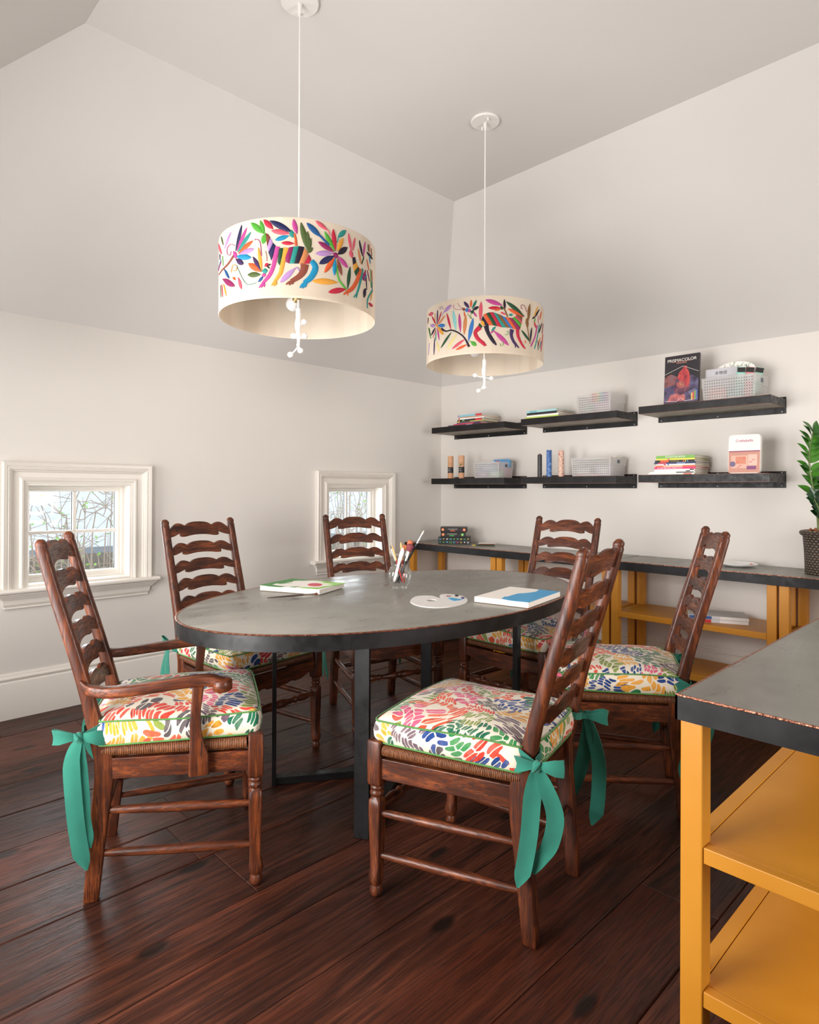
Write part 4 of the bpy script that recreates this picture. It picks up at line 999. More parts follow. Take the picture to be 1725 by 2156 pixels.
# ------------------------------------------------------------------ pendant lamps
ECOL = {'N': (32, 36, 84), 'P': (198, 72, 150), 'T': (44, 150, 140), 'T2': (20, 120, 105), 'O': (232, 98, 48), 'L': (190, 146, 204), 'C': (24, 146, 190), 'CL': (150, 218, 218), 'U': (66, 40, 92), 'G': (84, 172, 56), 'D': (30, 78, 48), 'V': (82, 100, 50), 'Y': (240, 168, 62), 'YP': (246, 226, 150), 'R': (202, 36, 66), 'S': (226, 92, 112), 'K': (34, 20, 44), 'B': (142, 74, 56), 'B2': (134, 92, 48), 'E': (32, 88, 146), 'E2': (52, 120, 196), 'M': (150, 36, 96), 'A': (214, 138, 84)}
ECOL['E2'] = (56, 124, 198)
EMB1, EMB2 = [[["S","B",[[-1.454,2.0428,0.0114],[-1.602,2.0209,0.0085],[-1.907,2.0133,0.0048]]],["L","N",-1.413,2.0571,-1.31,2.1391,0.0169],["L","P",-1.392,2.0547,-1.233,2.1253,0.0169],["L","T",-1.377,2.0499,-1.173,2.1075,0.0168],["L","O",-1.363,2.0453,-1.145,2.0772,0.0179],["L","L",-1.353,2.041,-1.128,2.0487,0.0187],["L","C",-1.392,2.0369,-1.167,2.0208,0.0206],["L","U",-1.412,2.0287,-1.281,2.0043,0.0195],["L","P",-1.459,2.0583,-1.392,2.0312,0.0189],["S","P",[[-1.423,2.0749,0.0019],[-1.513,2.087,0.0019],[-1.59,2.0796,0.0019],[-1.589,2.0603,0.0019],[-1.524,2.0496,0.0019],[-1.5,2.0612,0.0019]]],["S","Y",[[-1.498,1.9887,0.0019],[-1.464,2.0112,0.0019],[-1.391,2.0047,0.0019],[-1.401,1.9902,0.0019],[-1.464,1.9922,0.0019]]],["L","V",-1.709,2.1007,-1.799,2.1394,0.0098],["L","L",-1.666,2.0852,-1.509,2.1287,0.0153],["L","S",-1.761,2.073,-1.997,2.1332,0.0177],["L","U",-1.851,2.0616,-1.866,2.0829,0.0142],["L","M",-1.97,2.033,-1.783,2.0495,0.0071],["L","G",-1.706,2.0273,-1.731,2.0645,0.0039],["L","C",-1.971,2.0351,-1.783,2.0574,0.0055],["L","M",-1.727,1.9822,-1.426,1.9368,0.0229],["L","Y",-1.695,1.9623,-1.612,1.915,0.01],["L","R",-1.755,1.9649,-1.723,1.9189,0.0055],["L","V",-1.803,1.9668,-1.785,1.9222,0.0031],["L","E",-1.676,2.0132,-1.541,1.9698,0.0138],["L","S",-1.367,1.9637,-1.31,1.9206,0.015],["L","O",-1.47,1.9697,-1.414,1.9588,0.0098],["S","T",[[-1.391,2.0047,0.0015],[-1.333,1.9751,0.0015],[-1.279,1.9499,0.0019],[-1.212,1.9321,0.0019],[-1.09,1.9335,0.0011]]],["S","P",[[-1.115,2.0772,0.0022],[-1.108,2.0814,0.0022],[-1.064,2.0754,0.0026],[-1.043,2.0599,0.003],[-1.031,2.0226,0.003]]],["S","S",[[-0.98,2.038,0.0018],[-0.966,2.0211,0.0018],[-0.963,2.0026,0.0018]]],["L","Y",-1.027,1.9707,-1.071,2.0515,0.014],["L","U",-1.031,1.9708,-1.144,2.0233,0.0155],["L","O",-1.031,1.9701,-1.209,2.0029,0.0208],["L","V",-1.041,1.96,-1.216,1.9651,0.0185],["L","T",-1.023,1.9699,-0.954,1.9721,0.0177],["L","P",-1.026,1.9541,-0.976,1.9604,0.014],["L","E",-1.006,1.9536,-1.071,1.9356,0.0103],["L","R",-0.992,1.9865,-0.945,1.9949,0.0133],["L","K",-0.959,1.9877,-0.915,1.9926,0.0059],["L","K",-0.965,1.9878,-0.928,1.978,0.0052],["L","G",-1.001,2.0965,-1.172,2.1384,0.0204],["L","G",-0.995,2.0986,-1.051,2.1416,0.0148],["L","G",-0.981,2.0982,-1.015,2.0621,0.0258],["L","R",-1.011,2.0849,-0.991,2.08,0.0052],["P","B",[[-0.984,2.0983],[-0.947,2.0938],[-0.924,2.0831],[-0.96,2.0505],[-0.967,2.0654]]],["P","L",[[-0.924,2.0831],[-0.89,2.0641],[-0.946,2.0318],[-0.96,2.0505]]],["P","N",[[-0.89,2.0641],[-0.854,2.0527],[-0.88,2.0272],[-0.91,2.0035],[-0.946,2.0318]]],["S","P",[[-0.838,2.0507,0.0191],[-0.86,2.0196,0.0169],[-0.888,1.983,0.0147],[-0.935,1.9541,0.014],[-1.019,1.9291,0.0103]]],["L","P",-1.005,1.9351,-1.061,1.9153,0.0074],["L","P",-0.998,1.9331,-1.03,1.9153,0.0066],["L","P",-0.992,1.933,-0.994,1.9164,0.0066],["P","D",[[-0.82,2.0459],[-0.771,2.0458],[-0.783,2.0156],[-0.811,1.9869],[-0.837,1.9973],[-0.829,2.0268]]],["S","Y",[[-0.736,2.0459,0.0184],[-0.761,2.0156,0.0162],[-0.783,1.9861,0.0147],[-0.805,1.9604,0.014],[-0.872,1.9331,0.0103]]],["L","Y",-0.859,1.9385,-0.908,1.9199,0.0074],["L","Y",-0.856,1.9367,-0.878,1.9177,0.0066],["L","Y",-0.848,1.9366,-0.852,1.9208,0.0066],["P","M",[[-0.706,2.0483],[-0.654,2.0515],[-0.676,2.0236],[-0.701,1.9938],[-0.745,1.9991],[-0.754,2.0119],[-0.731,2.0305]]],["P","T",[[-0.654,2.0515],[-0.594,2.0544],[-0.618,2.0244],[-0.645,1.9945],[-0.701,1.9938],[-0.676,2.0236]]],["P","K",[[-0.594,2.0544],[-0.531,2.053],[-0.556,2.0257],[-0.595,1.9953],[-0.645,1.9945],[-0.618,2.0244]]],["P","A",[[-0.529,2.0505],[-0.488,2.035],[-0.508,2.0122],[-0.537,1.9967],[-0.595,1.9953],[-0.556,2.0257]]],["P","R",[[-0.483,2.0308],[-0.452,2.014],[-0.474,1.9977],[-0.537,1.9967],[-0.505,2.0123]]],["S","B",[[-0.527,1.9951,0.0288],[-0.542,1.9707,0.0229],[-0.595,1.9511,0.0184],[-0.682,1.9344,0.0147]]],["L","B",-0.669,1.9389,-0.742,1.9229,0.0081],["L","B",-0.663,1.9371,-0.704,1.9209,0.0074],["L","B",-0.657,1.9372,-0.665,1.9242,0.0074],["S","C",[[-0.451,2.0085,0.0185],[-0.403,1.988,0.0215],[-0.45,1.9548,0.0193],[-0.532,1.9321,0.0155]]],["L","C",-0.519,1.938,-0.584,1.9136,0.0089],["L","C",-0.513,1.9363,-0.553,1.9124,0.0081],["L","C",-0.507,1.9364,-0.522,1.9168,0.0081],["L","V",-0.483,2.0352,-0.575,2.1331,0.0229],["L","V",-0.483,2.0482,-0.499,2.1058,0.0133],["L","V",-0.479,2.0353,-0.46,2.0849,0.0111],["L","V",-0.486,2.0333,-0.438,2.0535,0.0111],["L","N",-0.672,2.0992,-0.93,2.1378,0.0302],["L","R",-0.89,2.1091,-1.005,2.1428,0.0192],["L","S",-0.699,2.0941,-0.911,2.1039,0.0184],["L","C",-0.707,2.0866,-0.866,2.072,0.0165],["L","P",-0.619,2.0937,-0.658,2.1425,0.0169],["L","T",-0.684,2.1064,-0.665,2.0808,0.0184],["S","O",[[-0.647,2.0947,0.0066],[-0.632,2.0758,0.0081],[-0.626,2.0538,0.0096]]],["L","R",-0.649,2.0615,-0.793,2.0627,0.0132],["L","L",-0.635,1.9792,-0.804,1.9302,0.0191],["S","L",[[-0.635,1.9792,0.0044],[-0.608,1.9804,0.0052],[-0.587,1.9697,0.0037]]],["L","G",-0.162,2.0546,-0.298,2.114,0.0173],["L","R",-0.159,2.0548,-0.189,2.129,0.0181],["L","Y",-0.135,2.0564,-0.053,2.1086,0.0174],["L","K",-0.125,2.0476,0.01,2.0811,0.0198],["L","P",-0.124,2.04,0.021,2.0114,0.019],["L","B",-0.132,2.0339,-0.07,1.9784,0.0159],["L","C",-0.161,2.032,-0.172,1.9718,0.0158],["L","O",-0.169,2.0315,-0.296,1.975,0.0172],["L","N",-0.176,2.0386,-0.359,2.002,0.0209],["L","L",-0.188,2.0473,-0.403,2.0344,0.0194],["L","M",-0.179,2.0528,-0.373,2.0755,0.0194],["L","M",-0.188,2.0473,-0.124,2.0374,0.0226],["S","G",[[-0.139,2.007,0.0053],[-0.112,1.9632,0.0076],[-0.001,1.9341,0.0084]]],["L","E",-0.339,2.0932,-0.507,2.1336,0.0297],["S","E",[[-0.355,2.098,0.0082],[-0.302,2.0858,0.009],[-0.24,2.0705,0.0097]]],["L","S",-0.259,2.1208,-0.404,2.1448,0.0157],["S","S",[[-0.262,2.1229,0.003],[-0.241,2.1136,0.003],[-0.227,2.1032,0.0023]]],["L","T",-0.126,2.1055,-0.012,2.1386,0.0175],["S","T",[[-0.118,2.1086,0.0038],[-0.136,2.0866,0.003]]],["L","Y",-0.123,1.9504,-0.44,1.941,0.0269],["L","R",-0.008,1.9348,-0.247,1.9107,0.0189],["L","D",0.016,1.9371,0.056,2.0175,0.0161],["L","S",0.076,2.0723,0.026,2.1315,0.0146],["L","S",0.098,2.0761,0.135,2.1258,0.0116],["L","S",0.062,2.0768,0.084,2.0505,0.0216],["L","K",0.094,2.07,0.083,2.0644,0.0039],["P","K",[[0.089,2.0533],[0.14,2.0584],[0.16,2.0407],[0.103,2.0274]]],["P","Y",[[0.099,2.0271],[0.164,2.0422],[0.202,2.0306],[0.122,2.0057]]],["P","D",[[0.122,2.0057],[0.202,2.0306],[0.224,2.0188],[0.154,1.9916]]],["S","O",[[0.242,2.0243,0.0196],[0.188,1.9846,0.0179],[0.101,1.9468,0.0154],[0.004,1.9248,0.0115]]],["L","O",0.03,1.9323,-0.049,1.9131,0.0076],["L","O",0.03,1.9303,0.013,1.9131,0.0061],["S","T",[[0.289,2.0284,0.0126],[0.232,1.9725,0.011],[0.169,1.9286,0.0093]]],["L","T",0.183,1.9355,0.111,1.9128,0.0062],["L","T",0.183,1.9355,0.159,1.9143,0.0062],["P","M",[[0.265,1.9989],[0.361,2.0351],[0.368,1.992],[0.29,1.9891]]],["L","C",0.302,1.9902,0.382,2.0171,0.0087],["L","K",0.283,2.0732,0.213,2.1242,0.0133],["L","P",0.3,2.0749,0.342,2.1317,0.0111],["L","A",0.253,2.0429,0.192,2.0922,0.0133],["L","K",0.575,2.0925,0.379,2.0986,0.0137],["L","D",0.425,2.1052,0.418,2.1317,0.0056],["L","O",0.459,2.1047,0.458,2.1328,0.0048],["L","C",0.489,2.0675,0.459,2.0907,0.0089],["S","D",[[0.312,2.0741,0.0055],[0.264,2.044,0.0055]]],["L","O",0.444,2.0389,0.38,2.0728,0.0064],["L","G",0.521,1.9816,0.498,2.0482,0.0057],["L","M",0.463,2.0005,0.396,2.0344,0.0064],["L","K",0.384,1.9615,0.368,2.0079,0.0064],["L","K",0.316,1.9281,0.355,1.965,0.0238],["S","T",[[0.407,1.8975,0.0072],[0.415,1.9322,0.008],[0.566,1.9775,0.0073]]],["L","R",0.432,1.9175,0.594,1.9208,0.0137],["L","Y",0.511,1.9361,0.552,1.9681,0.0089],["L","B",0.537,2.1007,0.514,2.1268,0.0049],["L","E",0.566,1.9694,0.55,2.0086,0.0049],["L","R",0.559,2.0095,0.539,2.0482,0.0041]],[["L","R",-1.795,2.0307,-1.941,2.0822,0.0119],["L","U",-1.771,2.0339,-1.754,2.0987,0.011],["L","R",-1.753,2.0304,-1.656,2.0848,0.0094],["L","A",-1.735,2.0269,-1.569,2.0615,0.0117],["L","E2",-1.746,2.0236,-1.568,2.0133,0.018],["L","Y",-1.752,2.0177,-1.607,1.9726,0.0188],["L","P",-1.766,2.0139,-1.707,1.9521,0.011],["L","S",-1.795,2.0117,-1.898,1.9745,0.0071],["L","K",-1.815,2.0189,-1.965,1.9901,0.0143],["L","L",-1.82,2.0272,-1.999,2.0414,0.0183],["L","Y",-1.826,2.0494,-1.832,2.0883,0.004],["L","T",-1.799,2.0021,-1.811,1.9533,0.0071],["L","YP",-1.774,1.9472,-1.71,1.8973,0.0142],["L","U",-1.845,1.9712,-1.861,1.8895,0.0111],["L","Y",-1.8,2.0358,-1.757,2.0153,0.0111],["S","K",[[-1.656,2.0034,0.0117],[-1.553,1.9861,0.007],[-1.435,1.9851,0.0069],[-1.298,1.9654,0.0069],[-1.199,1.9375,0.0076],[-1.13,1.8977,0.0114]]],["L","R",-1.451,1.9889,-1.537,2.0695,0.0124],["L","CL",-1.355,1.9802,-1.412,2.0772,0.0177],["L","P",-1.277,1.9696,-1.3,2.0569,0.0145],["L","A",-1.213,1.9546,-1.187,2.0463,0.0175],["L","E2",-1.142,1.9238,-1.066,2.0279,0.0197],["L","D",-1.442,1.9761,-1.665,1.913,0.014],["L","YP",-1.34,1.9658,-1.529,1.898,0.0139],["L","S",-1.196,1.9355,-1.429,1.897,0.0145],["L","O",-1.163,1.9091,-1.356,1.8905,0.013],["L","G",-1.104,1.9218,-1.014,1.9013,0.0189],["S","G",[[-1.131,1.9205,0.0023],[-1.111,1.9239,0.0023],[-1.091,1.9197,0.0023]]],["L","L",-1.609,2.0768,-1.44,2.1033,0.0201],["S","L",[[-1.6,2.0801,0.0023],[-1.648,2.0615,0.0023]]],["S","L",[[-1.61,2.0924,0.0016],[-1.649,2.1078,0.0016],[-1.7,2.104,0.0016],[-1.658,2.0935,0.0016]]],["L","S",-2.102,2.1009,-1.881,2.091,0.0193],["L","G",-2.099,2.0365,-1.971,1.9752,0.0089],["L","D",-2.051,2.0331,-1.99,1.9804,0.0081],["L","R",-2.127,2.0589,-2.129,2.0876,0.0041],["L","L",-2.092,1.902,-2.048,1.96,0.0049],["L","K",-2.139,2.0598,-2.101,2.0863,0.0065],["S","P",[[-1.246,2.0743,0.0015],[-1.329,2.0757,0.0015],[-1.398,2.0865,0.0015],[-1.398,2.1019,0.0015]]],["S","P",[[-1.243,2.078,0.0015],[-1.293,2.0895,0.0015],[-1.322,2.1061,0.0015]]],["L","U",-1.13,2.0754,-1.218,2.1083,0.0144],["L","O",-1.106,2.0771,-1.099,2.1133,0.0106],["L","T2",-1.085,2.0704,-1.014,2.1102,0.0121],["L","K",-1.077,2.0649,-0.979,2.0796,0.0144],["L","E2",-1.198,2.0676,-1.141,2.0681,0.0198],["L","P",-1.157,2.0648,-1.103,2.0633,0.0175],["L","D",-1.113,2.0598,-1.05,2.0545,0.0159],["L","P",-1.063,2.0563,-1.011,2.0333,0.0098],["L","B",-1.24,2.0806,-1.204,2.0663,0.0137],["L","O",-1.215,2.0629,-1.203,2.0381,0.0068],["S","G",[[-1.16,2.0524,0.0019],[-1.132,2.0402,0.0019],[-1.105,2.0262,0.0019]]],["S","G",[[-1.099,2.0507,0.0019],[-1.106,2.0376,0.0019],[-1.085,2.0238,0.0019]]],["L","S",-0.955,2.0127,-0.943,2.1018,0.0174],["P","Y",[[-0.933,2.0193],[-0.881,2.0112],[-0.894,1.9868],[-0.954,2.0006]]],["P","D",[[-0.974,2.0047],[-0.919,1.9889],[-0.935,1.9796],[-0.987,1.9897]]],["P","K",[[-0.916,2.038],[-0.871,2.0149],[-0.819,1.9921],[-0.881,1.9924],[-0.942,2.0156]]],["P","O",[[-0.91,2.0417],[-0.865,2.047],[-0.794,2.0147],[-0.754,1.9921],[-0.819,1.9921],[-0.871,2.0149]]],["P","D",[[-0.865,2.047],[-0.813,2.0524],[-0.735,2.0148],[-0.689,1.9886],[-0.754,1.9921],[-0.794,2.0147]]],["P","R",[[-0.813,2.0524],[-0.755,2.0524],[-0.676,2.0151],[-0.609,1.9838],[-0.689,1.9886],[-0.735,2.0148]]],["P","T",[[-0.755,2.0524],[-0.696,2.0471],[-0.616,2.012],[-0.541,1.9849],[-0.609,1.9838],[-0.676,2.0151]]],["P","B2",[[-0.696,2.0471],[-0.63,2.0402],[-0.555,2.0092],[-0.478,1.9843],[-0.541,1.9849],[-0.616,2.012]]],["P","E2",[[-0.63,2.0402],[-0.562,2.0318],[-0.492,2.0048],[-0.427,1.9817],[-0.478,1.9843],[-0.555,2.0092]]],["P","O",[[-0.562,2.0318],[-0.5,2.0311],[-0.42,2.0047],[-0.359,1.9799],[-0.427,1.9817],[-0.492,2.0048]]],["P","M",[[-0.5,2.0311],[-0.442,2.0307],[-0.352,2.0067],[-0.285,1.99],[-0.304,1.9798],[-0.359,1.9799],[-0.42,2.0047]]],["P","G",[[-0.442,2.0307],[-0.406,2.0374],[-0.321,2.0211],[-0.269,2.0059],[-0.285,1.99],[-0.352,2.0067]]],["P","S",[[-0.406,2.0374],[-0.368,2.0424],[-0.255,2.0217],[-0.269,2.0059],[-0.321,2.0211]]],["P","B",[[-0.376,2.0535],[-0.297,2.0544],[-0.252,2.0409],[-0.255,2.0217],[-0.368,2.0424]]],["L","D",-0.213,2.0456,-0.545,2.1028,0.022],["L","O",-0.23,2.0418,-0.517,2.0713,0.0175],["S","R",[[-0.958,1.9848,0.0234],[-1.032,1.9621,0.0182],[-0.992,1.9331,0.0174],[-0.895,1.9086,0.0166]]],["L","R",-0.908,1.9133,-0.889,1.8961,0.0083],["L","R",-0.895,1.9132,-0.857,1.8986,0.0075],["S","K",[[-0.864,1.9915,0.0234],[-0.838,1.9619,0.0173],[-0.78,1.9317,0.0173],[-0.727,1.911,0.0136]]],["L","K",-0.734,1.9148,-0.701,1.9017,0.0098],["S","U",[[-0.444,1.9775,0.022],[-0.456,1.9507,0.0159],[-0.419,1.925,0.0144],[-0.363,1.9075,0.0129]]],["L","U",-0.381,1.9127,-0.381,1.8948,0.0076],["L","U",-0.366,1.9112,-0.316,1.8955,0.0084],["S","R",[[-0.344,1.9804,0.0198],[-0.332,1.9503,0.0167],[-0.274,1.9217,0.0137],[-0.216,1.9026,0.0115]]],["L","R",-0.228,1.906,-0.18,1.8963,0.0077],["L","P",-0.738,1.9657,-0.501,1.9035,0.0294],["S","P",[[-0.735,1.9676,0.0068],[-0.806,1.9551,0.0053]]],["L","T",-0.783,1.9656,-0.713,1.9873,0.0106],["S","G",[[-0.568,1.9523,0.0019],[-0.516,1.9532,0.0019],[-0.513,1.9684,0.0019],[-0.541,1.9641,0.0019]]],["S","G",[[-0.595,1.9216,0.0019],[-0.595,1.9046,0.0019],[-0.635,1.9004,0.0019],[-0.642,1.9098,0.0019]]],["L","P",-0.608,2.0847,-0.875,2.1093,0.0234],["L","R",-0.634,2.073,-0.833,2.0713,0.0158],["L","O",-0.634,2.0677,-0.736,2.0619,0.0113],["L","K",-0.567,2.0657,-0.577,2.1128,0.0121],["L","D",-0.635,2.0817,-0.604,2.0651,0.0151],["S","B2",[[-0.594,2.0773,0.0068],[-0.556,2.0583,0.0068],[-0.521,2.0333,0.0076]]],["L","S",-0.542,2.0427,-0.64,2.0533,0.0098],["L","T",-0.503,2.0436,-0.431,2.0454,0.0121],["S","M",[[-0.159,2.068,0.0019],[-0.205,2.0927,0.0019],[-0.265,2.0977,0.0019],[-0.281,2.0837,0.0019],[-0.248,2.0793,0.0019]]],["L","B2",-0.127,2.0273,-0.084,2.1097,0.0216],["L","B2",-0.139,1.994,-0.153,2.0414,0.0284],["S","B2",[[-0.139,1.9979,0.0054],[-0.11,1.9588,0.0054],[-0.079,1.9246,0.0046]]],["L","D",-0.073,1.9326,-0.272,1.9805,0.0146],["L","K",-0.073,1.9365,-0.036,2.0017,0.0124],["L","O",-0.188,1.9363,-0.188,1.9217,0.0069],["L","Y",0.012,2.054,0.155,2.1137,0.0109],["L","K",0.041,2.0525,0.207,2.1036,0.011],["L","K",-0.028,2.0439,0.066,2.0591,0.0093],["L","R",0.029,2.0355,0.081,2.0073,0.014],["L","G",0.03,2.0277,0.066,2.0513,0.0093],["S","P",[[0.127,2.0217,0.011],[0.063,1.9673,0.0093],[-0.058,1.9128,0.0085]]],["S","T",[[0.21,2.0308,0.0079],[0.129,1.9631,0.007],[0.044,1.906,0.0062]]],["L","K",0.336,2.0464,0.184,1.989,0.0119],["L","O",0.304,2.0998,0.223,2.0554,0.0119],["L","P",0.166,2.032,0.159,2.0708,0.0031],["S","R",[[0.399,1.9956,0.0056],[0.351,1.9525,0.0056],[0.28,1.9065,0.0048]]],["L","O",0.169,1.9261,0.249,1.9701,0.0055],["L","E",0.22,1.9171,0.3,1.9573,0.0055],["L","K",0.16,1.906,0.159,1.953,0.0031],["L","M",0.349,1.9963,0.426,2.0496,0.0056]]]
def thread_mat(k):
    m, nt, b = mat('thread_'+str(k).lower(), srgb(*ECOL[k]), 0.6, spec=0.3); t = NT(nt); o = t.obj()
    n = t.noise(t.vmath('MULTIPLY', o, (260, 260, 500)), 1.0, 2)
    c = srgb(*ECOL[k]); t.put(b.inputs['Base Color'], t.mix(n, tuple(x*0.45 for x in c), tuple(x*0.85 for x in c)))
    t.bump(n, 0.6, 0.001, b)
    return m
EK = list(ECOL); EM = [thread_mat(k) for k in EK]
def embroidery(shapes, R, zc, par, da=0.0):
    mb = MB()
    def on(u, z, h=0.0): return ((R+h)*cos(u), (R+h)*sin(u), z-zc)
    def stroke(pts, mi):
        # pts: (arc metres, z, width)
        n = len(pts); rows = []
        for i in range(n):
            a = Vector(pts[max(i-1, 0)][:2]); b = Vector(pts[min(i+1, n-1)][:2]); d = (b-a); d = d.normalized() if d.length else Vector((1, 0)); nn = Vector((-d.y, d.x))
            c = Vector(pts[i][:2]); w_ = pts[i][2]/2
            row = []
            for s_, h in ((-1, .0004), (-.7, .0022), (0, .0030), (.7, .0022), (1, .0004)):
                q = c+nn*w_*s_; row.append(on(q.x/R, q.y, h))
            rows.append(row)
        mb.rings(rows, closed=False, cap=False, mi=mi)
    for sh in shapes:
        mi = EK.index(sh[1])
        if sh[0] == 'L':
            u0, z0, u1, z1, w_ = sh[2:]; w_ = min(w_, .021)
            p0, p1 = Vector(((u0+da)*R, z0)), Vector(((u1+da)*R, z1)); n = 9
            prof = [0.12, .45, .74, .93, 1.0, .97, .84, .58, .10]
            stroke([(*p0.lerp(p1, i/(n-1)), w_*prof[i]) for i in range(n)], mi)
        elif sh[0] == 'S':
            pts = catmull([((u+da)*R, z, w_) for u, z, w_ in sh[2]], 4); stroke(pts, mi)
        else:
            P_ = [((u+da)*R, z) for u, z in sh[2]]
            o = len(mb.v); n = len(P_)
            cxx = sum(p[0] for p in P_)/n; czz = sum(p[1] for p in P_)/n
            inner = [(lerp(p[0], cxx, .18), lerp(p[1], czz, .18)) for p in P_]
            mb.add([on(p[0]/R, p[1], .0004) for p in P_]+[on(p[0]/R, p[1], .0024) for p in inner]+[on(cxx/R, czz, .0026)], [(i, (i+1) % n, n+(i+1) % n, n+i) for i in range(n)]+[(n+i, n+(i+1) % n, 2*n) for i in range(n)], mi)
    return mb.build('embroidery', EM, par, smooth=60)
def pendant(label, x, y, zb, zt, emb, balls, stem_z, tilt=0.0):
    root = thing('pendant_lamp', label, 'pendant lamp', (x, y, zb), group='embroidered drum pendants')
    Rr = .291; H = zt-zb; top = CZ-zb
    mb = MB(); mb.lathe([(0, top-.0005), (.071, top-.0005), (.0725, top-.004), (.0715, top-.009), (.069, top-.0115), (0, top-.0118)], 48)
    cp = mb.build('canopy', M['white'], root, smooth=40)
    for a in (2.6, 5.7):
        MB().lathe([(0, top-.012), (.0052, top-.012), (.0052, top-.026), (0, top-.0265)], 12, (.045*cos(a), .045*sin(a))).build('screw', M['white'], cp, smooth=40)
    MB().lathe([(0, top-.012), (.009, top-.013), (.0085, top-.022), (.0055, top-.045), (.0045, top-.050), (0, top-.0505)], 16).build('cord_grip', M['white'], root, smooth=50)
    MB().lathe([(0, .134), (.0033, .134), (.0033, top-.05), (0, top-.05)], 10).build('cord', M['white'], root, smooth=60)
    sh = MB().lathe([(Rr-.0025, .003), (Rr-.0012, 0), (Rr, .001), (Rr+.0005, .004), (Rr+.0005, .010), (Rr, .011), (Rr, H-.006), (Rr+.0005, H-.005), (Rr, H), (Rr-.002, H), (Rr-.0025, H-.003), (Rr-.0025, .003)], 96).build('shade', M['linen'], root, smooth=50)
    zc = zb
    for da, e in emb: embroidery(e, Rr, zc, sh, da)
    # spider and rings
    mb = MB()
    mb.tube([(( Rr-.005)*cos(a), (Rr-.005)*sin(a), H-.03) for a in [2*pi*i/48 for i in range(48)]], .002, 6, closed=True)
    for k in range(3):
        a = 0.6+k*2*pi/3; mb.tube([(.01*cos(a), .01*sin(a), .130), (.12*cos(a), .12*sin(a), .170), ((Rr-.005)*cos(a), (Rr-.005)*sin(a), H-.03)], .002, 6)
    mb.build('spider', M['white'], root, smooth=60)
    MB().lathe([(0, .135), (.012, .134), (.012, .085), (.006, .08), (0, .08)], 16).build('hub', M['brass'], root, smooth=40)
    for k in range(2):
        a = 2.75+k*pi
        s_ = MB().tube([(.006*cos(a), .006*sin(a), .100), (.055*cos(a), .055*sin(a), .096)], .013, 14).build('socket', M['brass'], root, smooth=40)
        mb = MB(); mb.tube([(.055*cos(a), .055*sin(a), .096), (.065*cos(a), .065*sin(a), .095), (.085*cos(a), .085*sin(a), .093), (.105*cos(a), .105*sin(a), .091), (.120*cos(a), .120*sin(a), .090), (.128*cos(a), .128*sin(a), .089)], [.012, .017, .027, .029, .021, .006], 18)
        mb.build('bulb', M['bulb'], s_, smooth=70)
    # plaster twig with berries under the lamp
    z0, z1 = stem_z
    mb = MB()
    mb.tube([(0, 0, .080), (0, 0, z0)], .0045, 8)
    rnd = random.Random(4); n = 16; pts = []; rr = []
    for i in range(n):
        u = i/(n-1); pts.append((.0014*sin(u*9), .0014*cos(u*8)-.001, lerp(z0, z1, u))); rr.append(lerp(.0125, .0060, u)*rnd.uniform(.80, 1.22))
    mb.tube(pts, rr, 10)
    st = mb.build('plaster_twig', M['plaster'], root, smooth=70)
    rv = Vector((.697, .717, 0))
    for (s_, z, zj) in balls:
        b = rv*s_; b.z = z; j = Vector((0, 0, zj))
        mb = MB(); mb.tube([j, j.lerp(b, .5)+Vector((0, 0, -.003)), b], [.0035, .0028, .0035], 7); mb.ball(tuple(b), .0115, 9, sq=(1, 1, .95))
        mb.build('berry', M['plaster'], st, smooth=70)
    if tilt: sh.rotation_euler = (tilt, tilt, 0)
    return root
z1_, z2_ = 1.880, 1.865
pendant('embroidered drum pendant lamp, the nearer and larger looking of the pair', 1.918, -2.863, z1_, 2.150, [(0, EMB1), (pi, EMB2)],
        [(.022, 1.877-z1_, 1.862-z1_), (-.018, 1.823-z1_, 1.820-z1_), (.024, 1.823-z1_, 1.818-z1_), (.008, 1.768-z1_, 1.79-z1_), (-.030, 1.752-z1_, 1.783-z1_)], (.045, 1.785-z1_))
pendant('embroidered drum pendant lamp, the farther one hanging toward the back wall', 1.923, -1.754, z2_, 2.130, [(0, EMB2), (pi, EMB1)],
        [(-.046, 1.817-z2_, 1.808-z2_), (.036, 1.803-z2_, 1.808-z2_), (.000, 1.757-z2_, 1.775-z2_), (-.028, 1.740-z2_, 1.765-z2_)], (.030, 1.765-z2_))

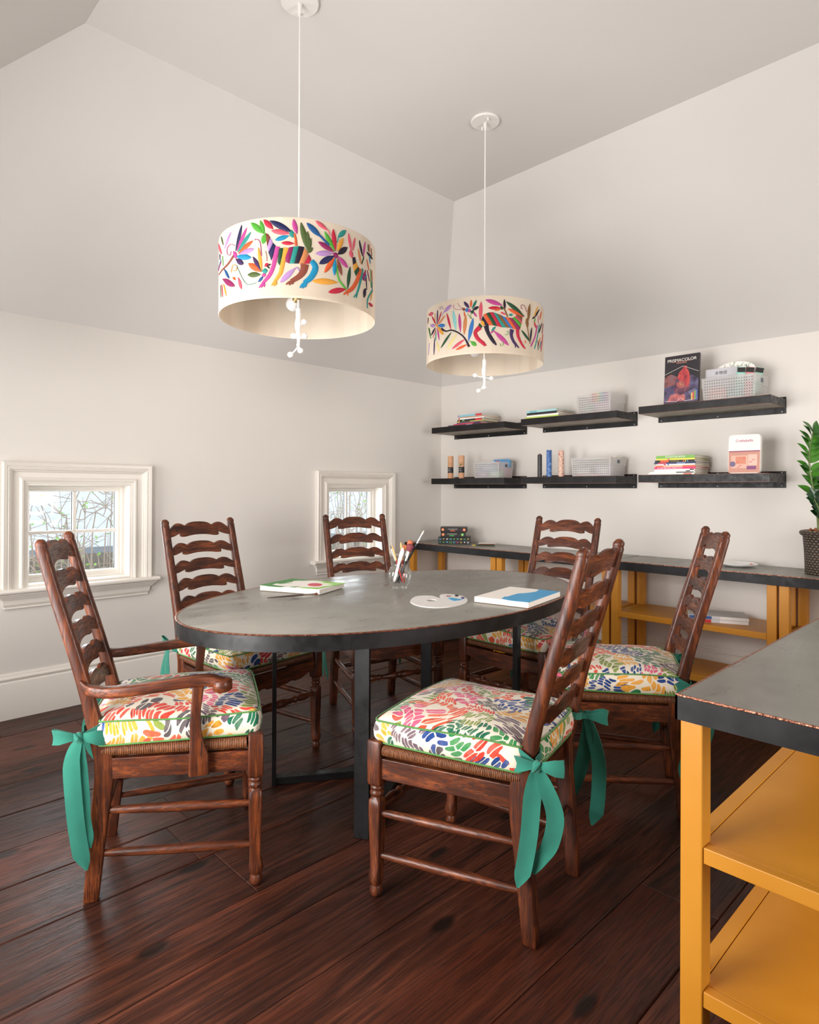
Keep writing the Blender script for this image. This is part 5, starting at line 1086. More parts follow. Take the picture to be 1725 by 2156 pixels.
# ------------------------------------------------------------------ things on the table
SHP = {"pal":[[-0.0672,-0.1138],[-0.1171,-0.0467],[-0.1303,-0.0034],[-0.1162,0.0283],[-0.0883,0.042],[-0.0518,0.0306],[-0.0291,0.0257],[-0.0293,0.0367],[-0.0543,0.0508],[-0.0794,0.075],[-0.0935,0.1029],[-0.0827,0.1194],[-0.0497,0.1358],[-0.004,0.1329],[0.0446,0.1051],[0.0819,0.0683],[0.113,0.0175],[0.1277,-0.0374],[0.1265,-0.0913],[0.1071,-0.1312],[0.071,-0.1567],[0.0263,-0.1602],[-0.0199,-0.1459]],"hole":[[-0.0051,-0.0254],[-0.0001,-0.0325],[0.0028,-0.0403],[0.0031,-0.0481],[0.0008,-0.0548],[-0.0037,-0.0597],[-0.01,-0.0621],[-0.0173,-0.062],[-0.0248,-0.0591],[-0.0315,-0.0538],[-0.0366,-0.0468],[-0.0396,-0.0389],[-0.04,-0.0311],[-0.0378,-0.0242],[-0.0331,-0.0192],[-0.0267,-0.0167],[-0.0193,-0.017],[-0.0118,-0.0201]],"palblue":[[-0.0084,0.0479],[-0.0001,0.0682],[0.0295,0.0665],[0.0586,0.0648],[0.0597,0.04],[0.0534,0.0161],[0.0232,0.0267]],"palred":[[-0.0297,0.0912],[-0.0274,0.0855],[-0.0287,0.0791],[-0.0332,0.0742],[-0.0391,0.0728],[-0.0443,0.0754],[-0.0467,0.0811],[-0.0454,0.0876],[-0.0408,0.0925],[-0.0348,0.0938]],"palblack":[[-0.0145,0.1216],[-0.0099,0.1142],[-0.009,0.1076],[-0.0122,0.1042],[-0.0181,0.1053],[-0.0247,0.1105],[-0.0294,0.1179],[-0.0303,0.1247],[-0.0271,0.1281],[-0.021,0.1269]],"palnavy":[[0.0405,0.0961],[0.0449,0.0891],[0.0458,0.0828],[0.0429,0.0797],[0.0373,0.0809],[0.0311,0.0861],[0.0267,0.0932],[0.0257,0.0995],[0.0286,0.1026],[0.0343,0.1013]],"dg":[[-0.105,-0.1626],[-0.1833,0.0621],[-0.0506,0.1048],[-0.0655,0.0965],[-0.0881,0.056],[-0.103,0.0477],[-0.1097,0.0246],[-0.0886,-0.0032],[-0.0938,-0.0357],[-0.0577,-0.0192],[-0.0695,-0.047],[-0.0718,-0.0719],[-0.0975,-0.0774],[-0.0769,-0.114],[-0.0355,-0.1123],[0.0137,-0.1012],[0.011,-0.1249],[-0.0437,-0.1494]],"lg":[[-0.0506,0.1048],[0.1171,0.1557],[0.1626,-0.0418],[0.0784,-0.0758],[0.0785,-0.0586],[0.137,-0.0124],[0.1245,0.019],[0.1265,0.0814],[0.0861,0.0702],[0.0954,0.1098],[0.0255,0.0826],[0.0174,0.112],[-0.0274,0.1023]],"mg":[[0.0319,-0.0918],[0.0488,-0.0491],[0.058,-0.0877]],"rd":[[0.0797,0.0488],[0.0906,0.0384],[0.0975,0.0264],[0.0995,0.0144],[0.0965,0.0037],[0.089,-0.0045],[0.0777,-0.0093],[0.0639,-0.0099],[0.0493,-0.0065],[0.0356,0.0008],[0.0243,0.0111],[0.0171,0.0231],[0.0147,0.0354],[0.0175,0.0465],[0.0253,0.055],[0.0371,0.0597],[0.0512,0.0602],[0.0661,0.0564]],"bl":[[-0.0107,0.1623],[0.0862,0.1761],[0.1473,-0.1366],[0.1173,-0.1418],[0.0895,-0.1506],[0.0596,-0.1529],[0.0217,-0.1433],[0.0032,-0.0954],[0.0105,-0.0875],[0.0009,-0.0392],[-0.0059,0.0066],[0.007,0.0352],[0.0159,0.0698],[0.0173,0.1015],[0.0038,0.1385]]}
def flat(poly, c, rz, z0, z1, name, material, par, bulge=False):
    # poly is in world-aligned offsets from the thing's centre; rotate into the thing's frame
    cs, sn = cos(-rz), sin(-rz)
    P_ = [(x*cs-y*sn, x*sn+y*cs) for x, y in poly]
    bm = bmesh.new(); vs = [bm.verts.new((x, y, 0)) for x, y in P_]
    f = bm.faces.new(vs); f.normal_update(); bmesh.ops.triangulate(bm, faces=[f], ngon_method='EAR_CLIP'); bm.verts.index_update()
    tri = [tuple(v.index for v in q.verts) for q in bm.faces]; bm.free(); n = len(P_)
    mb = MB(); mb.add([(x, y, z0) for x, y in P_]+[(x, y, z1) for x, y in P_], tri+[tuple(n+i for i in t[::-1]) for t in tri]+[(i, (i+1) % n, n+(i+1) % n, n+i) for i in range(n)])
    return mb.build(name, material, par, smooth=30)
TT = TZ+.0023
def canvas(label, c, rz, w_, d_, patches):
    root = thing('painted_canvas', label, 'canvas', (c[0], c[1], TT), rz)
    MB().box(-w_/2, w_/2, -d_/2, d_/2, 0.0015, .0235).build('stretched_canvas', cm(238, 232, 224, .8), root, smooth=0, bevel=.002)
    MB().box(-w_/2+.006, w_/2-.006, -d_/2+.006, d_/2-.006, 0, .003).build('stretcher_back', cm(190, 160, 120, .8), root, smooth=0)
    for k, (nm, poly, m_) in enumerate(patches): flat(poly, c, rz, .0232, .0240+.0002*k, nm, m_, root)
canvas('canvas painted with a white flower on green, at the left end of the table', (1.542, -2.577), radians(23.7), .304, .228,
       [('green_paint', SHP['dg'], cm(50, 132, 50, .45)), ('lime_paint', SHP['lg'], cm(128, 190, 52, .45)), ('green_daub', SHP['mg'], cm(70, 150, 50, .45)), ('red_paint', SHP['rd'], cm(205, 62, 84, .45))])
canvas('canvas half covered with blue paint, at the right side of the table', (2.372, -2.080), radians(10.8), .236, .324, [('blue_paint', SHP['bl'], cm(52, 160, 214, .4))])
def palette():
    c = (2.17, -2.33); root = thing('paint_palette', 'kidney shaped white plastic paint palette with thumb hole and blue paint', 'palette', (c[0], c[1], TT))
    O = catmull([tuple(p) for p in SHP['pal']], 3, closed=True); Hh = [tuple(p) for p in SHP['hole']]
    # bridge the hole
    bm = bmesh.new(); vo = [bm.verts.new((*p, 0)) for p in O]; vh = [bm.verts.new((*p, 0)) for p in Hh]
    eo = [bm.edges.new((vo[i], vo[(i+1) % len(vo)])) for i in range(len(vo))]; eh = [bm.edges.new((vh[i], vh[(i+1) % len(vh)])) for i in range(len(vh))]
    bmesh.ops.triangle_fill(bm, use_beauty=True, edges=eo+eh)
    r = bmesh.ops.extrude_face_region(bm, geom=bm.faces[:])
    for v in [g for g in r['geom'] if isinstance(g, bmesh.types.BMVert)]: v.co.z += .0032
    bm.verts.index_update(); mb = MB(); mb.add([tuple(v.co) for v in bm.verts], [tuple(v.index for v in f.verts) for f in bm.faces]); bm.free()
    mb.build('palette_board', cm(232, 228, 224, .3), root, smooth=30)
    for nm, k, m_, h in (('blue_paint', 'palblue', cm(40, 160, 210, .35), .0040), ('red_paint', 'palred', cm(120, 30, 50, .35), .0045), ('black_paint', 'palblack', cm(24, 18, 28, .35), .0075), ('navy_paint', 'palnavy', cm(34, 40, 110, .35), .0065)):
        flat(SHP[k], c, 0, .0031, h, nm, m_, root)
palette()
def brush(label, p0, p1, handle, ferrule, hair, hr=.0035, fr=.0035, hw=.006, hl=.035, fl=.03, group=None, tip='round'):
    p0, p1 = Vector(p0), Vector(p1); d = p1-p0; L_ = d.length
    root = thing('paintbrush', label, 'paintbrush', p0, group=group)
    root.rotation_mode = 'QUATERNION'; root.rotation_quaternion = d.to_track_quat('Z', 'X')
    hz = L_-hl-fl
    MB().lathe([(0, 0), (hr*.55, .002), (hr*.8, hz*.3), (hr*1.15, hz*.75), (fr, hz), (0, hz)], 10).build('handle', handle, root, smooth=50)
    MB().lathe([(0, hz), (fr, hz), (fr, hz+fl*.3), (fr*1.08, hz+fl*.33), (fr, hz+fl*.36), (max(fr, hw*.6), hz+fl), (0, hz+fl)], 12).build('ferrule', ferrule, root, smooth=40)
    if tip == 'fan': pr = [(hw*.6, 0), (hw*1.2, .45), (hw*1.35, .75), (hw*.9, 1), (0, 1.02)]
    elif tip == 'point': pr = [(hw*.6, 0), (hw, .3), (hw*.6, .75), (hw*.15, 1), (0, 1)]
    else: pr = [(hw*.6, 0), (hw, .35), (hw*.95, .7), (hw*.5, .95), (0, 1)]
    MB().lathe([(0, hz+fl)]+[(r, hz+fl+z*hl) for r, z in pr], 12).build('bristles', hair, root, smooth=60)
    return root
silver = M['chrome']; blk = cm(26, 26, 28, .3); redh = cm(196, 44, 36, .3); orr = cm(190, 104, 70, .8); pl = cm(120, 52, 60, .8); tan = cm(226, 178, 110, .6); cream = cm(228, 214, 190, .7); woodh = cm(214, 160, 90, .4)
brush('dark paintbrush lying on the table in front of the green canvas', (1.652, -2.832, TT+.0040), (1.726, -2.628, TT+.0075), cm(74, 62, 56, .35), cm(120, 104, 92, .3), cm(120, 60, 40, .8), .0042, .0035, .005, .014, .05)
J = Vector((1.835, -2.249, TT)); rv = Vector((.697, .717, 0)); fv = Vector((-.717, .697, 0))
def make_jar():
    root = thing('glass_jar', 'clear round glass jar full of brushes on the table', 'jar', J)
    out = [(0, 0), (.034, 0), (.0355, .003), (.0355, .010), (.032, .014), (.031, .017), (.038, .022), (.048, .034), (.0545, .048), (.0568, .063), (.0545, .080), (.048, .093), (.040, .102), (.0355, .108), (.0345, .114), (.0362, .124), (.0415, .134)]
    inn = [(r-.0022, z+.0006) for r, z in out[::-1] if z > .016]; inn[-1] = (.028, .0195); inn.append((0, .0185))
    MB().lathe(out+[(.0405, .1355)]+inn[0:], 48).build('bowl', M['jar'], root, smooth=60)
make_jar()
def jb(label, bs, bf, bz, ts, tf, tz, *a, **k):
    brush(label, J+rv*bs+fv*bf+Vector((0, 0, bz)), J+rv*ts+fv*tf+Vector((0, 0, tz)), *a, group='brushes in the glass jar', **k)
jb('long black handled paintbrush with white tip, tallest in the jar', -.020, .000, .026, .110, -.002, .268, blk, silver, cream, .0048, .0042, .0042, .022, .045, tip='point')
jb('broad brush with dark maroon bristles in the jar', -.004, -.014, .026, .050, -.014, .205, blk, silver, pl, .0055, .006, .0125, .034, .045, tip='fan')
jb('brush with a copper brown tip in the jar behind the maroon one', -.010, .013, .026, .050, .016, .220, blk, silver, orr, .0045, .005, .0105, .034, .04, tip='fan')
jb('brush with short orange bristles in the jar', -.021, .019, .034, .026, .030, .198, blk, silver, cm(214, 132, 86, .8), .0042, .0045, .0095, .026, .04, tip='fan')
jb('red handled paintbrush with long pointed golden tip in the jar', .021, .003, .026, .004, .002, .214, redh, woodh, tan, .0042, .0042, .0052, .030, .055, tip='point')
jb('red handled thin paintbrush leaning left in the jar', .014, -.020, .030, -.036, -.010, .200, redh, tan, woodh, .0036, .0036, .0040, .016, .055, tip='point')
jb('thin dark brush with silver ferrule at the left edge of the jar', .010, .022, .028, -.046, .018, .200, blk, silver, cm(120, 110, 104, .8), .0030, .0030, .0040, .020, .06, tip='point')
def knife():
    p0, p1 = J+rv*(-.026)+fv*(-.022)+Vector((0, 0, .036)), J+rv*.014+fv*(-.027)+Vector((0, 0, .190)); d = p1-p0
    root = thing('palette_knife', 'white plastic palette knife standing in the jar', 'palette knife', p0, group='brushes in the glass jar'); root.rotation_mode = 'QUATERNION'; root.rotation_quaternion = d.to_track_quat('Z', 'X')
    L_ = d.length; q = d.to_track_quat('Z', 'X'); loc = q.inverted() @ rv
    a = math.atan2(loc.y, loc.x)
    mb = MB(); mb.loft([(0, 0, z*L_, w_, .0012, 4) for z, w_ in ((0, .004), (.05, .006), (.5, .0065), (.55, .006), (.6, .008), (.85, .0085), (.96, .006), (1, .002))], 'z', 12)
    mb.v = [(x*cos(a)-y*sin(a), x*sin(a)+y*cos(a), z) for x, y, z in mb.v]; mb.build('blade', cm(226, 216, 218, .3), root, smooth=40)
knife()

# ------------------------------------------------------------------ books, boxes and bins
def print_marks(par, x0, x1, y, z, hgt, m_, seed=1):
    rnd = random.Random(seed); mb = MB(); x = x0
    while x < x1:
        l = rnd.uniform(.5, 1.1)*hgt*.45
        mb.box(x, x+l, y-.0005, y+.0002, z-hgt*rnd.uniform(.32, .5), z+hgt*rnd.uniform(.3, .5)); x += l+hgt*(.16 if rnd.random() < .8 else .6)
    mb.build('spine_print', m_, par, smooth=0)
def book(label, loc, rz, w_, d_, h, cover, group, spine=None, text_=None, tcol=None, name='book', hard=False, tsize=None, band=None):
    # spine faces local -y; origin at the bottom centre
    root = thing(name, label, 'book', loc, rz, group)
    t = .0012 if not hard else .0022; e = .002
    mb = MB(); mb.box(-w_/2, w_/2, -d_/2, d_/2, 0, t); mb.box(-w_/2, w_/2, -d_/2, d_/2, h-t, h); mb.box(-w_/2, w_/2, -d_/2, -d_/2+t, t, h-t)
    mb.build('cover', cover, root, smooth=0)
    MB().box(-w_/2+e, w_/2-e, -d_/2+t+.0002, d_/2-e, t+.0001, h-t-.0001).build('pages', PAPER, root, smooth=0)
    if band:
        for (a, b_, m_) in band: MB().box(lerp(-w_/2, w_/2, a), lerp(-w_/2, w_/2, b_), -d_/2-.0006, -d_/2+.0002, .0006, h-.0006).build('spine_band', m_, root, smooth=0)
    if text_ == 'marks': print_marks(root, -w_*.42, w_*.18, -d_/2, h/2, h*.45, tcol, int(w_*1e4))
    elif text_: text(text_, tsize or h*.72, tcol, root, (0, -d_/2-.0010, h/2), (pi/2, 0, 0), 'spine_lettering')
    return root
W_ = cm(244, 240, 234, .5)
# top left shelf: magazines
g = 'magazines stacked on the top left shelf'
zz = 1.7762
def T(lbl): return lbl
spec = [('navy magazine at the very bottom of the top left shelf stack', (.500, -.170), .02, .325, .0085, cm(52, 56, 82), [(.6, .8, cm(150, 160, 190))]),
        ('red and pink magazine second from bottom on the top left shelf', (.545, -.168), -.03, .300, .0085, cm(214, 62, 80), [(.75, .98, cm(52, 54, 74))]),
        ('purple grey magazine low in the top left shelf stack', (.560, -.165), .01, .265, .008, cm(98, 86, 116), None),
        ('yellow and black patterned magazine on the top left shelf', (.572, -.166), .03, .275, .008, cm(196, 186, 96), [(.1, .5, cm(46, 44, 40))]),
        ('black magazine with a red spine end on the top left shelf', (.565, -.163), -.01, .262, .0150, cm(30, 30, 34), [(.74, .99, cm(214, 46, 60)), (.05, .10, cm(210, 120, 60)), (.2, .3, cm(110, 150, 120))]),
        ('white book in the middle of the top left shelf stack', (.575, -.160), .05, .262, .012, W_, [(.0, .05, cm(190, 70, 70))]),
        ('tan book second from top on the top left shelf', (.580, -.166), -.02, .255, .009, cm(196, 152, 124), None),
        ('light blue magazine with red spine end, top of the left shelf stack', (.568, -.164), .00, .262, .0150, cm(132, 196, 214), [(.74, .99, cm(214, 46, 66)), (.02, .06, cm(220, 110, 170))])]
for lab, (x, y), rz, w_, h, c_, bd in spec:
    book(lab, (x, y, zz), rz, w_, .215, h, c_, g, band=bd); zz += h+.0004
# top middle shelf: four books and a bin
g = 'books stacked on the top middle shelf'; zz = 1.7792
for lab, (x, y), w_, h, c_, tx, tc in (('lime green book at the bottom of the top middle stack', (1.270, -.165), .285, .012, cm(186, 214, 96), None, None), ('white book second from bottom in the top middle stack', (1.275, -.162), .275, .013, W_, None, None),
        ('black book with white spine lettering in the top middle stack', (1.268, -.163), .262, .017, cm(30, 30, 32), 'marks', W_), ('pale blue book on top of the top middle stack', (1.265, -.162), .262, .015, cm(160, 208, 212), None, None)):
    book(lab, (x, y, zz), 0, w_, .225, h, c_, g, band=None if tx else [(.1, .35, cm(120, 180, 190))] if 'pale' in lab else None); zz += h+.0004
def bin_(label, loc, w_, d_, h, rz=0, holes=(20, 7), sticker=True):
    root = thing('storage_bin', label, 'storage bin', loc, rz, 'translucent perforated bins')
    t = .0018; f = .008
    # tapered shell with a stepped rim
    def rect(e, z): return [(-w_/2-e, -d_/2-e, z), (w_/2+e, -d_/2-e, z), (w_/2+e, d_/2+e, z), (-w_/2-e, d_/2+e, z)]
    mb = MB(); mb.rings([rect(-f, 0), rect(-f*.5, h*.55), rect(-.001, h*.56), rect(0, h-.004), rect(.002, h-.003), rect(.002, h), rect(-t, h), rect(-t-f*.5, h*.55), rect(-f-t, t)], cap=True)
    mb.build('shell', M['frosted'], root, smooth=0, bevel=.001)
    mb = MB(); nx, nz = holes; s_ = .0024
    for i in range(nx):
        for j in range(nz):
            x = lerp(-w_/2+.022, w_/2-.022, i/(nx-1)); z = lerp(.018, h-.020, j/(nz-1))
            y = -d_/2+lerp(f, 0, z/h)-.0022 if z < h*.55 else -d_/2-.0006
            if abs(z-h*.555) < .005: continue
            mb.box(x-s_, x+s_, y, y+.0010, z-s_, z+s_)
    mb.build('perforation', cm(92, 90, 92, .8), root, smooth=0)
    if sticker: MB().box(w_/2+.0012, w_/2+.0022, -.018, .014, h*.68, h*.86).build('brand_sticker', cm(70, 80, 96, .4), root, smooth=0)
    return root
bin_('translucent bin with coloured markers on the top middle shelf', (1.688, -.168, 1.7792), .262, .205, .130, sticker=False, holes=(18, 7))
def marker_pack(label, loc, w_, n, rz, tall, group=None):
    root = thing('marker_pack', label, 'marker set', loc, rz)
    cols = [(226, 84, 96), (236, 140, 70), (240, 200, 80), (150, 196, 90), (90, 180, 190), (90, 120, 200), (150, 100, 180), (220, 130, 180)]
    MB().box(-w_/2-.003, w_/2+.003, -.010, .010, 0, tall*.55).build('sleeve', cm(236, 214, 224, .5), root, smooth=0)
    for i in range(n):
        x = lerp(-w_/2+.005, w_/2-.005, i/(n-1))
        MB().loft([(x, 0, z, r, r, 3) for z, r in ((tall*.551, .0036), (tall*.9, .0036), (tall*.92, .003), (tall, .003))], 'z', 8).build('marker', cm(*cols[i*len(cols)//n]), root, smooth=30)
marker_pack('row of rainbow markers standing in the top middle bin', (1.700, -.200, 1.7820), .125, 14, 0, .142)
# top right shelf
def tin(label, loc, w_, h, th):
    root = thing('pencil_tin', label, 'pencil tin', loc, 0); root.rotation_euler = (radians(-4), 0, 0)
    MB().box(-w_/2, w_/2, 0, th, 0, h).build('case', cm(46, 42, 48, .35), root, smooth=0, bevel=.002)
    y = -.0004
    def p(poly, nm, m_, d=.0004): MB().prism([(x*w_, z*h) for x, z in poly], -d, .0002, 'y').build(nm, m_, root, smooth=0)
    p([(-.49, .02), (.49, .02), (.49, .48), (.30, .56), (.12, .50), (.0, .44), (-.15, .55), (-.35, .50), (-.49, .45)], 'cover_art', blended('art_violet', [(40, 36, 48), (78, 68, 100), (104, 98, 128)], 22, .4))
    p([(-.49, .35), (-.49, .56), (-.30, .62), (-.12, .55), (-.2, .38)], 'cover_art', blended('art_brown', [(70, 48, 60), (140, 84, 80), (120, 96, 110)], 25, .4), .0006)
    p([(-.40, .04), (-.30, .18), (-.05, .22), (.12, .16), (.14, .04)], 'cover_art', blended('art_rose', [(120, 70, 84), (176, 96, 96), (196, 120, 112)], 25, .4), .0007)
    p([(-.18, .22), (-.22, .34), (-.10, .46), (.12, .44), (.26, .34), (.20, .22), (.0, .17)], 'cover_art', blended('art_plum', [(48, 34, 52), (96, 54, 78), (140, 84, 90)], 25, .4), .0008)
    p([(.20, .22), (.40, .28), (.47, .18), (.30, .12)], 'cover_art', cm(108, 104, 132, .4), .0008)
    p([(-.02, .42), (-.12, .52), (-.06, .64), (.02, .70), (.05, .76), (.16, .76), (.14, .72), (.20, .66), (.26, .52), (.24, .38), (.16, .32), (.06, .36)], 'bird_art', blended('art_red', [(120, 44, 60), (182, 62, 66), (206, 96, 84)], 28, .4), .0010)
    p([(-.16, .42), (-.04, .48), (.10, .42), (.14, .34), (.02, .30), (-.10, .33)], 'bird_wing_art', blended('art_wing', [(110, 60, 80), (160, 84, 84), (190, 130, 90)], 30, .4), .0012)
    def line(a, b, r=.006): 
        (x0, z0), (x1, z1) = a, b; d = Vector((x1-x0, z1-z0)).normalized()*r; n = Vector((-d.y, d.x))*.4
        p([(x0-n.x, z0-n.y), (x1-n.x, z1-n.y), (x1+n.x, z1+n.y), (x0+n.x, z0+n.y)], 'white_line', W_, .0014)
    line((-.49, .62), (.04, .765)); line((.04, .765), (.49, .62)); line((-.46, .06), (-.12, .035)); line((.12, .035), (.46, .06)); line((-.12, .035), (0, .11)); line((0, .11), (.12, .035))
    text('PRISMACOLOR', .0265, W_, root, (0, -.0010, h*.895), (pi/2, 0, 0), 'lettering', sx=1.02)
    text('PREMIER', .0125, cm(206, 150, 130), root, (0, -.0010, h*.835), (pi/2, 0, 0), 'lettering', sx=1.4)
    p([(-.28, .862), (.28, .862), (.28, .866), (-.28, .866)], 'rainbow_rule', cm(210, 110, 100), .0010)
    for k, c_ in enumerate(((226, 190, 90), (210, 80, 70), (120, 170, 90), (90, 110, 180))): p([(.30+k*.045, .05), (.335+k*.045, .05), (.335+k*.045, .19+.02*k), (.30+k*.045, .19+.02*k)], 'pencil_art', cm(*c_), .0015)
tin('upright black pencil tin with a red bird picture on the top right shelf', (2.296, -.285, 1.7885), .214, .304, .022)
bin_('wide translucent bin crammed with packets on the top right shelf', (2.570, -.166, 1.7882), .306, .215, .136, holes=(20, 7))
def card(name, label, cat, loc, w_, h, th, rz, lean, m_, extra=None, roll=0):
    root = thing(name, label, cat, loc); root.rotation_euler = (lean, roll, rz)
    MB().box(-w_/2, w_/2, -th/2, th/2, 0, h).build('card', m_, root, smooth=0, bevel=.0006)
    if extra: extra(root)
    return root
def cal_extra(r):
    try: text('本物語', .024, cm(60, 60, 66), r, (.0, -.0020, .166), (pi/2, 0, 0), 'lettering')
    except Exception: pass
    mb = MB()
    for i in range(26): mb.box(-.092+i*.0074, -.089+i*.0074, -.0024, -.0014, .128, .136)
    mb.build('binding_holes', cm(90, 60, 70), r, smooth=0)
card('calendar', 'grey desk calendar with black characters in the top right bin', 'calendar', (2.508, -.212, 1.7925), .18, .195, .003, 0, radians(-2), cm(198, 196, 202, .6), cal_extra)
def leafy(r):
    rnd = random.Random(2); mb = MB()
    for i in range(26):
        x = rnd.uniform(-.09, .09); z = rnd.uniform(.185, .225-abs(x)*.25); a = rnd.uniform(0, pi)
        mb.loft([(0, 0, 0, .001, .001, 2)], 'z') if False else None
        R_ = rnd.uniform(.005, .009); pts = [(x+R_*cos(a+q*.5), -.0022, z+R_*sin(a+q*.5)) for q in range(7)]
        mb.tube(pts, .0011, 5)
    mb.build('printed_leaves', [cm(70, 130, 90)], r, smooth=50)
def fan(): 
    root = thing('patterned_paper', 'white paper with green leaf pattern at the back of the top right bin', 'paper', (2.575, -.170, 1.7925))
    P_ = [(-.11, 0), (.11, 0)]+[(.115*cos(a), .175+.055*sin(a)) for a in [pi*i/14 for i in range(15)]]
    MB().prism(P_, -.0015, .0, 'y').build('sheet', W_, root, smooth=0); leafy(root)
fan()
for k, (x, c_, a) in enumerate(((2.622, (150, 210, 196), -.05), (2.650, (232, 140, 150), -.12), (2.676, (156, 206, 190), -.22))):
    nm = ('mint green', 'pink', 'pale green')[k]
    def ex(r, c_=c_):
        MB().box(-.021, .021, -.0068, -.0052, .150, .178).build('black_header', cm(34, 30, 30, .5), r, smooth=0)
        MB().box(-.014, .014, -.0066, -.0052, .100, .140).build('white_window', cm(220, 232, 230, .4), r, smooth=0)
    card('craft_packet', nm+' craft packet with a black header standing in the top right bin'+(', farthest right' if k == 2 else ''), 'packet', (x, (-.232, -.208, -.180)[k], 1.7935), .044, .180, .010, radians(25), 0, cm(*c_, .4), ex, roll=-a)
# bottom left shelf
def tube_box(label, loc, r, h, body, capc=None, bandc=None, pencils=False, group='cardboard tubes on the bottom shelves', tx=None, leafd=False):
    root = thing('cardboard_tube', label, 'tube', loc, group=group)
    MB().lathe([(0, 0), (r, 0), (r, h*.72), (0, h*.72)] if capc else [(0, 0), (r, 0), (r, h-.002), (r-.002, h), (r-.003, h), (r-.003, h-.02), (0, h-.02)], 28).build('body', body, root, smooth=40)
    if capc: MB().lathe([(0, h*.7205), (r+.0006, h*.7205), (r+.0006, h-.002), (r-.001, h), (0, h)], 28).build('lid', capc, root, smooth=40)
    if bandc:
        MB().lathe([(r+.0002, h*.24), (r+.0007, h*.24), (r+.0007, h*.50), (r+.0002, h*.50)], 28).build('label_band', bandc, root, smooth=40)
        for i, q in enumerate((.42, .34)): print_marks(root, -.008, .010, -r*1.03, h*q, .006, cm(190, 184, 184), 5+i)
    if leafd:
        MB().prism([(.2*r, .52*h), (.5*r, .56*h), (.75*r, .60*h), (.65*r, .66*h), (.45*r, .62*h), (.15*r, .60*h)], -r*1.03, -r*.95, 'y').build('leaf_sticker', cm(60, 120, 50), root, smooth=0)
    if pencils:
        for i, c_ in enumerate(((214, 84, 60), (120, 190, 190), (214, 160, 60), (90, 120, 180))):
            a = i*1.7; x, y = .007*cos(a), .007*sin(a)
            MB().loft([(x, y, h-.0205, .0034, .0034, 3), (x, y, h+.004, .0034, .0034, 3), (x, y, h+.010, .0008, .0008, 2)], 'z', 8).build('pencil', cm(*c_), root, smooth=40)
    return root
kraft = cm(198, 148, 112, .7)
tube_box('brown cardboard pencil tube nearest the room corner on the bottom shelf', (.352, -.262, 1.3392), .0235, .188, kraft, cm(206, 158, 122, .7), cm(30, 28, 30))
tube_box('brown cardboard pencil tube with a green leaf mark, beside the small bin', (.478, -.266, 1.3392), .0235, .188, kraft, cm(206, 158, 122, .7), cm(30, 28, 30), leafd=True)
b_ = bin_('small translucent bin with pastel boxes on the bottom left shelf', (.742, -.178, 1.3392), .262, .190, .126, holes=(16, 7))
def pastel(label, loc, w_, d_, h, c_):
    r = thing('pastel_box', label, 'box', loc, group='pastel boxes in the small bin'); MB().box(-w_/2, w_/2, -d_/2, d_/2, 0, h).build('carton', cm(*c_, .5), r, smooth=0, bevel=.001)
    MB().box(-w_*.2, w_*.3, -d_/2-.0006, -d_/2+.0002, h*.25, h*.75).build('white_label', W_, r, smooth=0)
pastel('lilac box low in the small bin', (.690, -.215, 1.3415), .100, .06, .052, (190, 160, 200)); pastel('mint green box low in the small bin', (.800, -.215, 1.3415), .095, .06, .052, (170, 210, 180))
pastel('pink box at the back of the small bin', (.780, -.130, 1.3415), .13, .07, .085, (216, 150, 170)); pastel('pale blue box on the lilac one', (.735, -.215, 1.3940), .15, .05, .045, (170, 190, 220))
def tinbox():
    root = thing('floral_tin', 'blue floral tin case poking out of the small bin', 'tin', (.790, -.132, 1.4300)); root.rotation_euler = (radians(-3), 0, 0)
    MB().loft([(.026, 0, -.008, .035, .088, 7), (.026, 0, .008, .035, .088, 7)], 'y', 32).build('case', cm(84, 150, 196, .35), root, smooth=40)
    rnd = random.Random(9)
    for i in range(12):
        x, z = rnd.uniform(-.078, .078), rnd.uniform(.016, .054); c_ = rnd.choice([(230, 110, 150), (240, 240, 236), (240, 200, 90), (226, 90, 90)])
        mb = MB(); r = rnd.uniform(.003, .007); mb.prism([(x+r*cos(a), z+r*sin(a)) for a in [2*pi*k/8 for k in range(8)]], -.0090, -.0078, 'y'); mb.build('flower', cm(*c_), root, smooth=0)
    MB().prism([(-.062, .020), (-.045, .044), (-.030, .050), (-.010, .024), (-.012, .004), (-.050, .004)], -.0094, -.0078, 'y').build('brown_motif', cm(132, 74, 46), root, smooth=0)
tinbox()
# bottom middle shelf
tube_box('slim black pencil pot with coloured pencils on the bottom middle shelf', (1.245, -.262, 1.3412), .0165, .165, cm(34, 34, 36, .4), pencils=True)
tube_box('blue marbled cardboard tube on the bottom middle shelf', (1.326, -.262, 1.3412), .0190, .196, blended('blue_marbled_card', [(34, 60, 120), (60, 104, 168), (120, 160, 204)], 60))
tube_box('red and beige swirl patterned tube on the bottom middle shelf', (1.428, -.262, 1.3412), .0190, .190, blended('red_swirl_card', [(178, 84, 84), (206, 160, 140), (226, 206, 186), (190, 104, 96)], 75, .6))
bin_('wide translucent bin with papers on the bottom middle shelf', (1.668, -.166, 1.3412), .310, .215, .130, holes=(20, 7))
pastel('pink card lying in the wide bottom middle bin', (1.640, -.210, 1.3440), .18, .06, .012, (222, 140, 140)); pastel('white box in the wide bottom middle bin', (1.590, -.200, 1.3570), .10, .06, .040, (236, 234, 230))
pastel('white and lilac carton in the wide bottom middle bin, right part', (1.740, -.200, 1.3440), .10, .07, .070, (214, 204, 220))
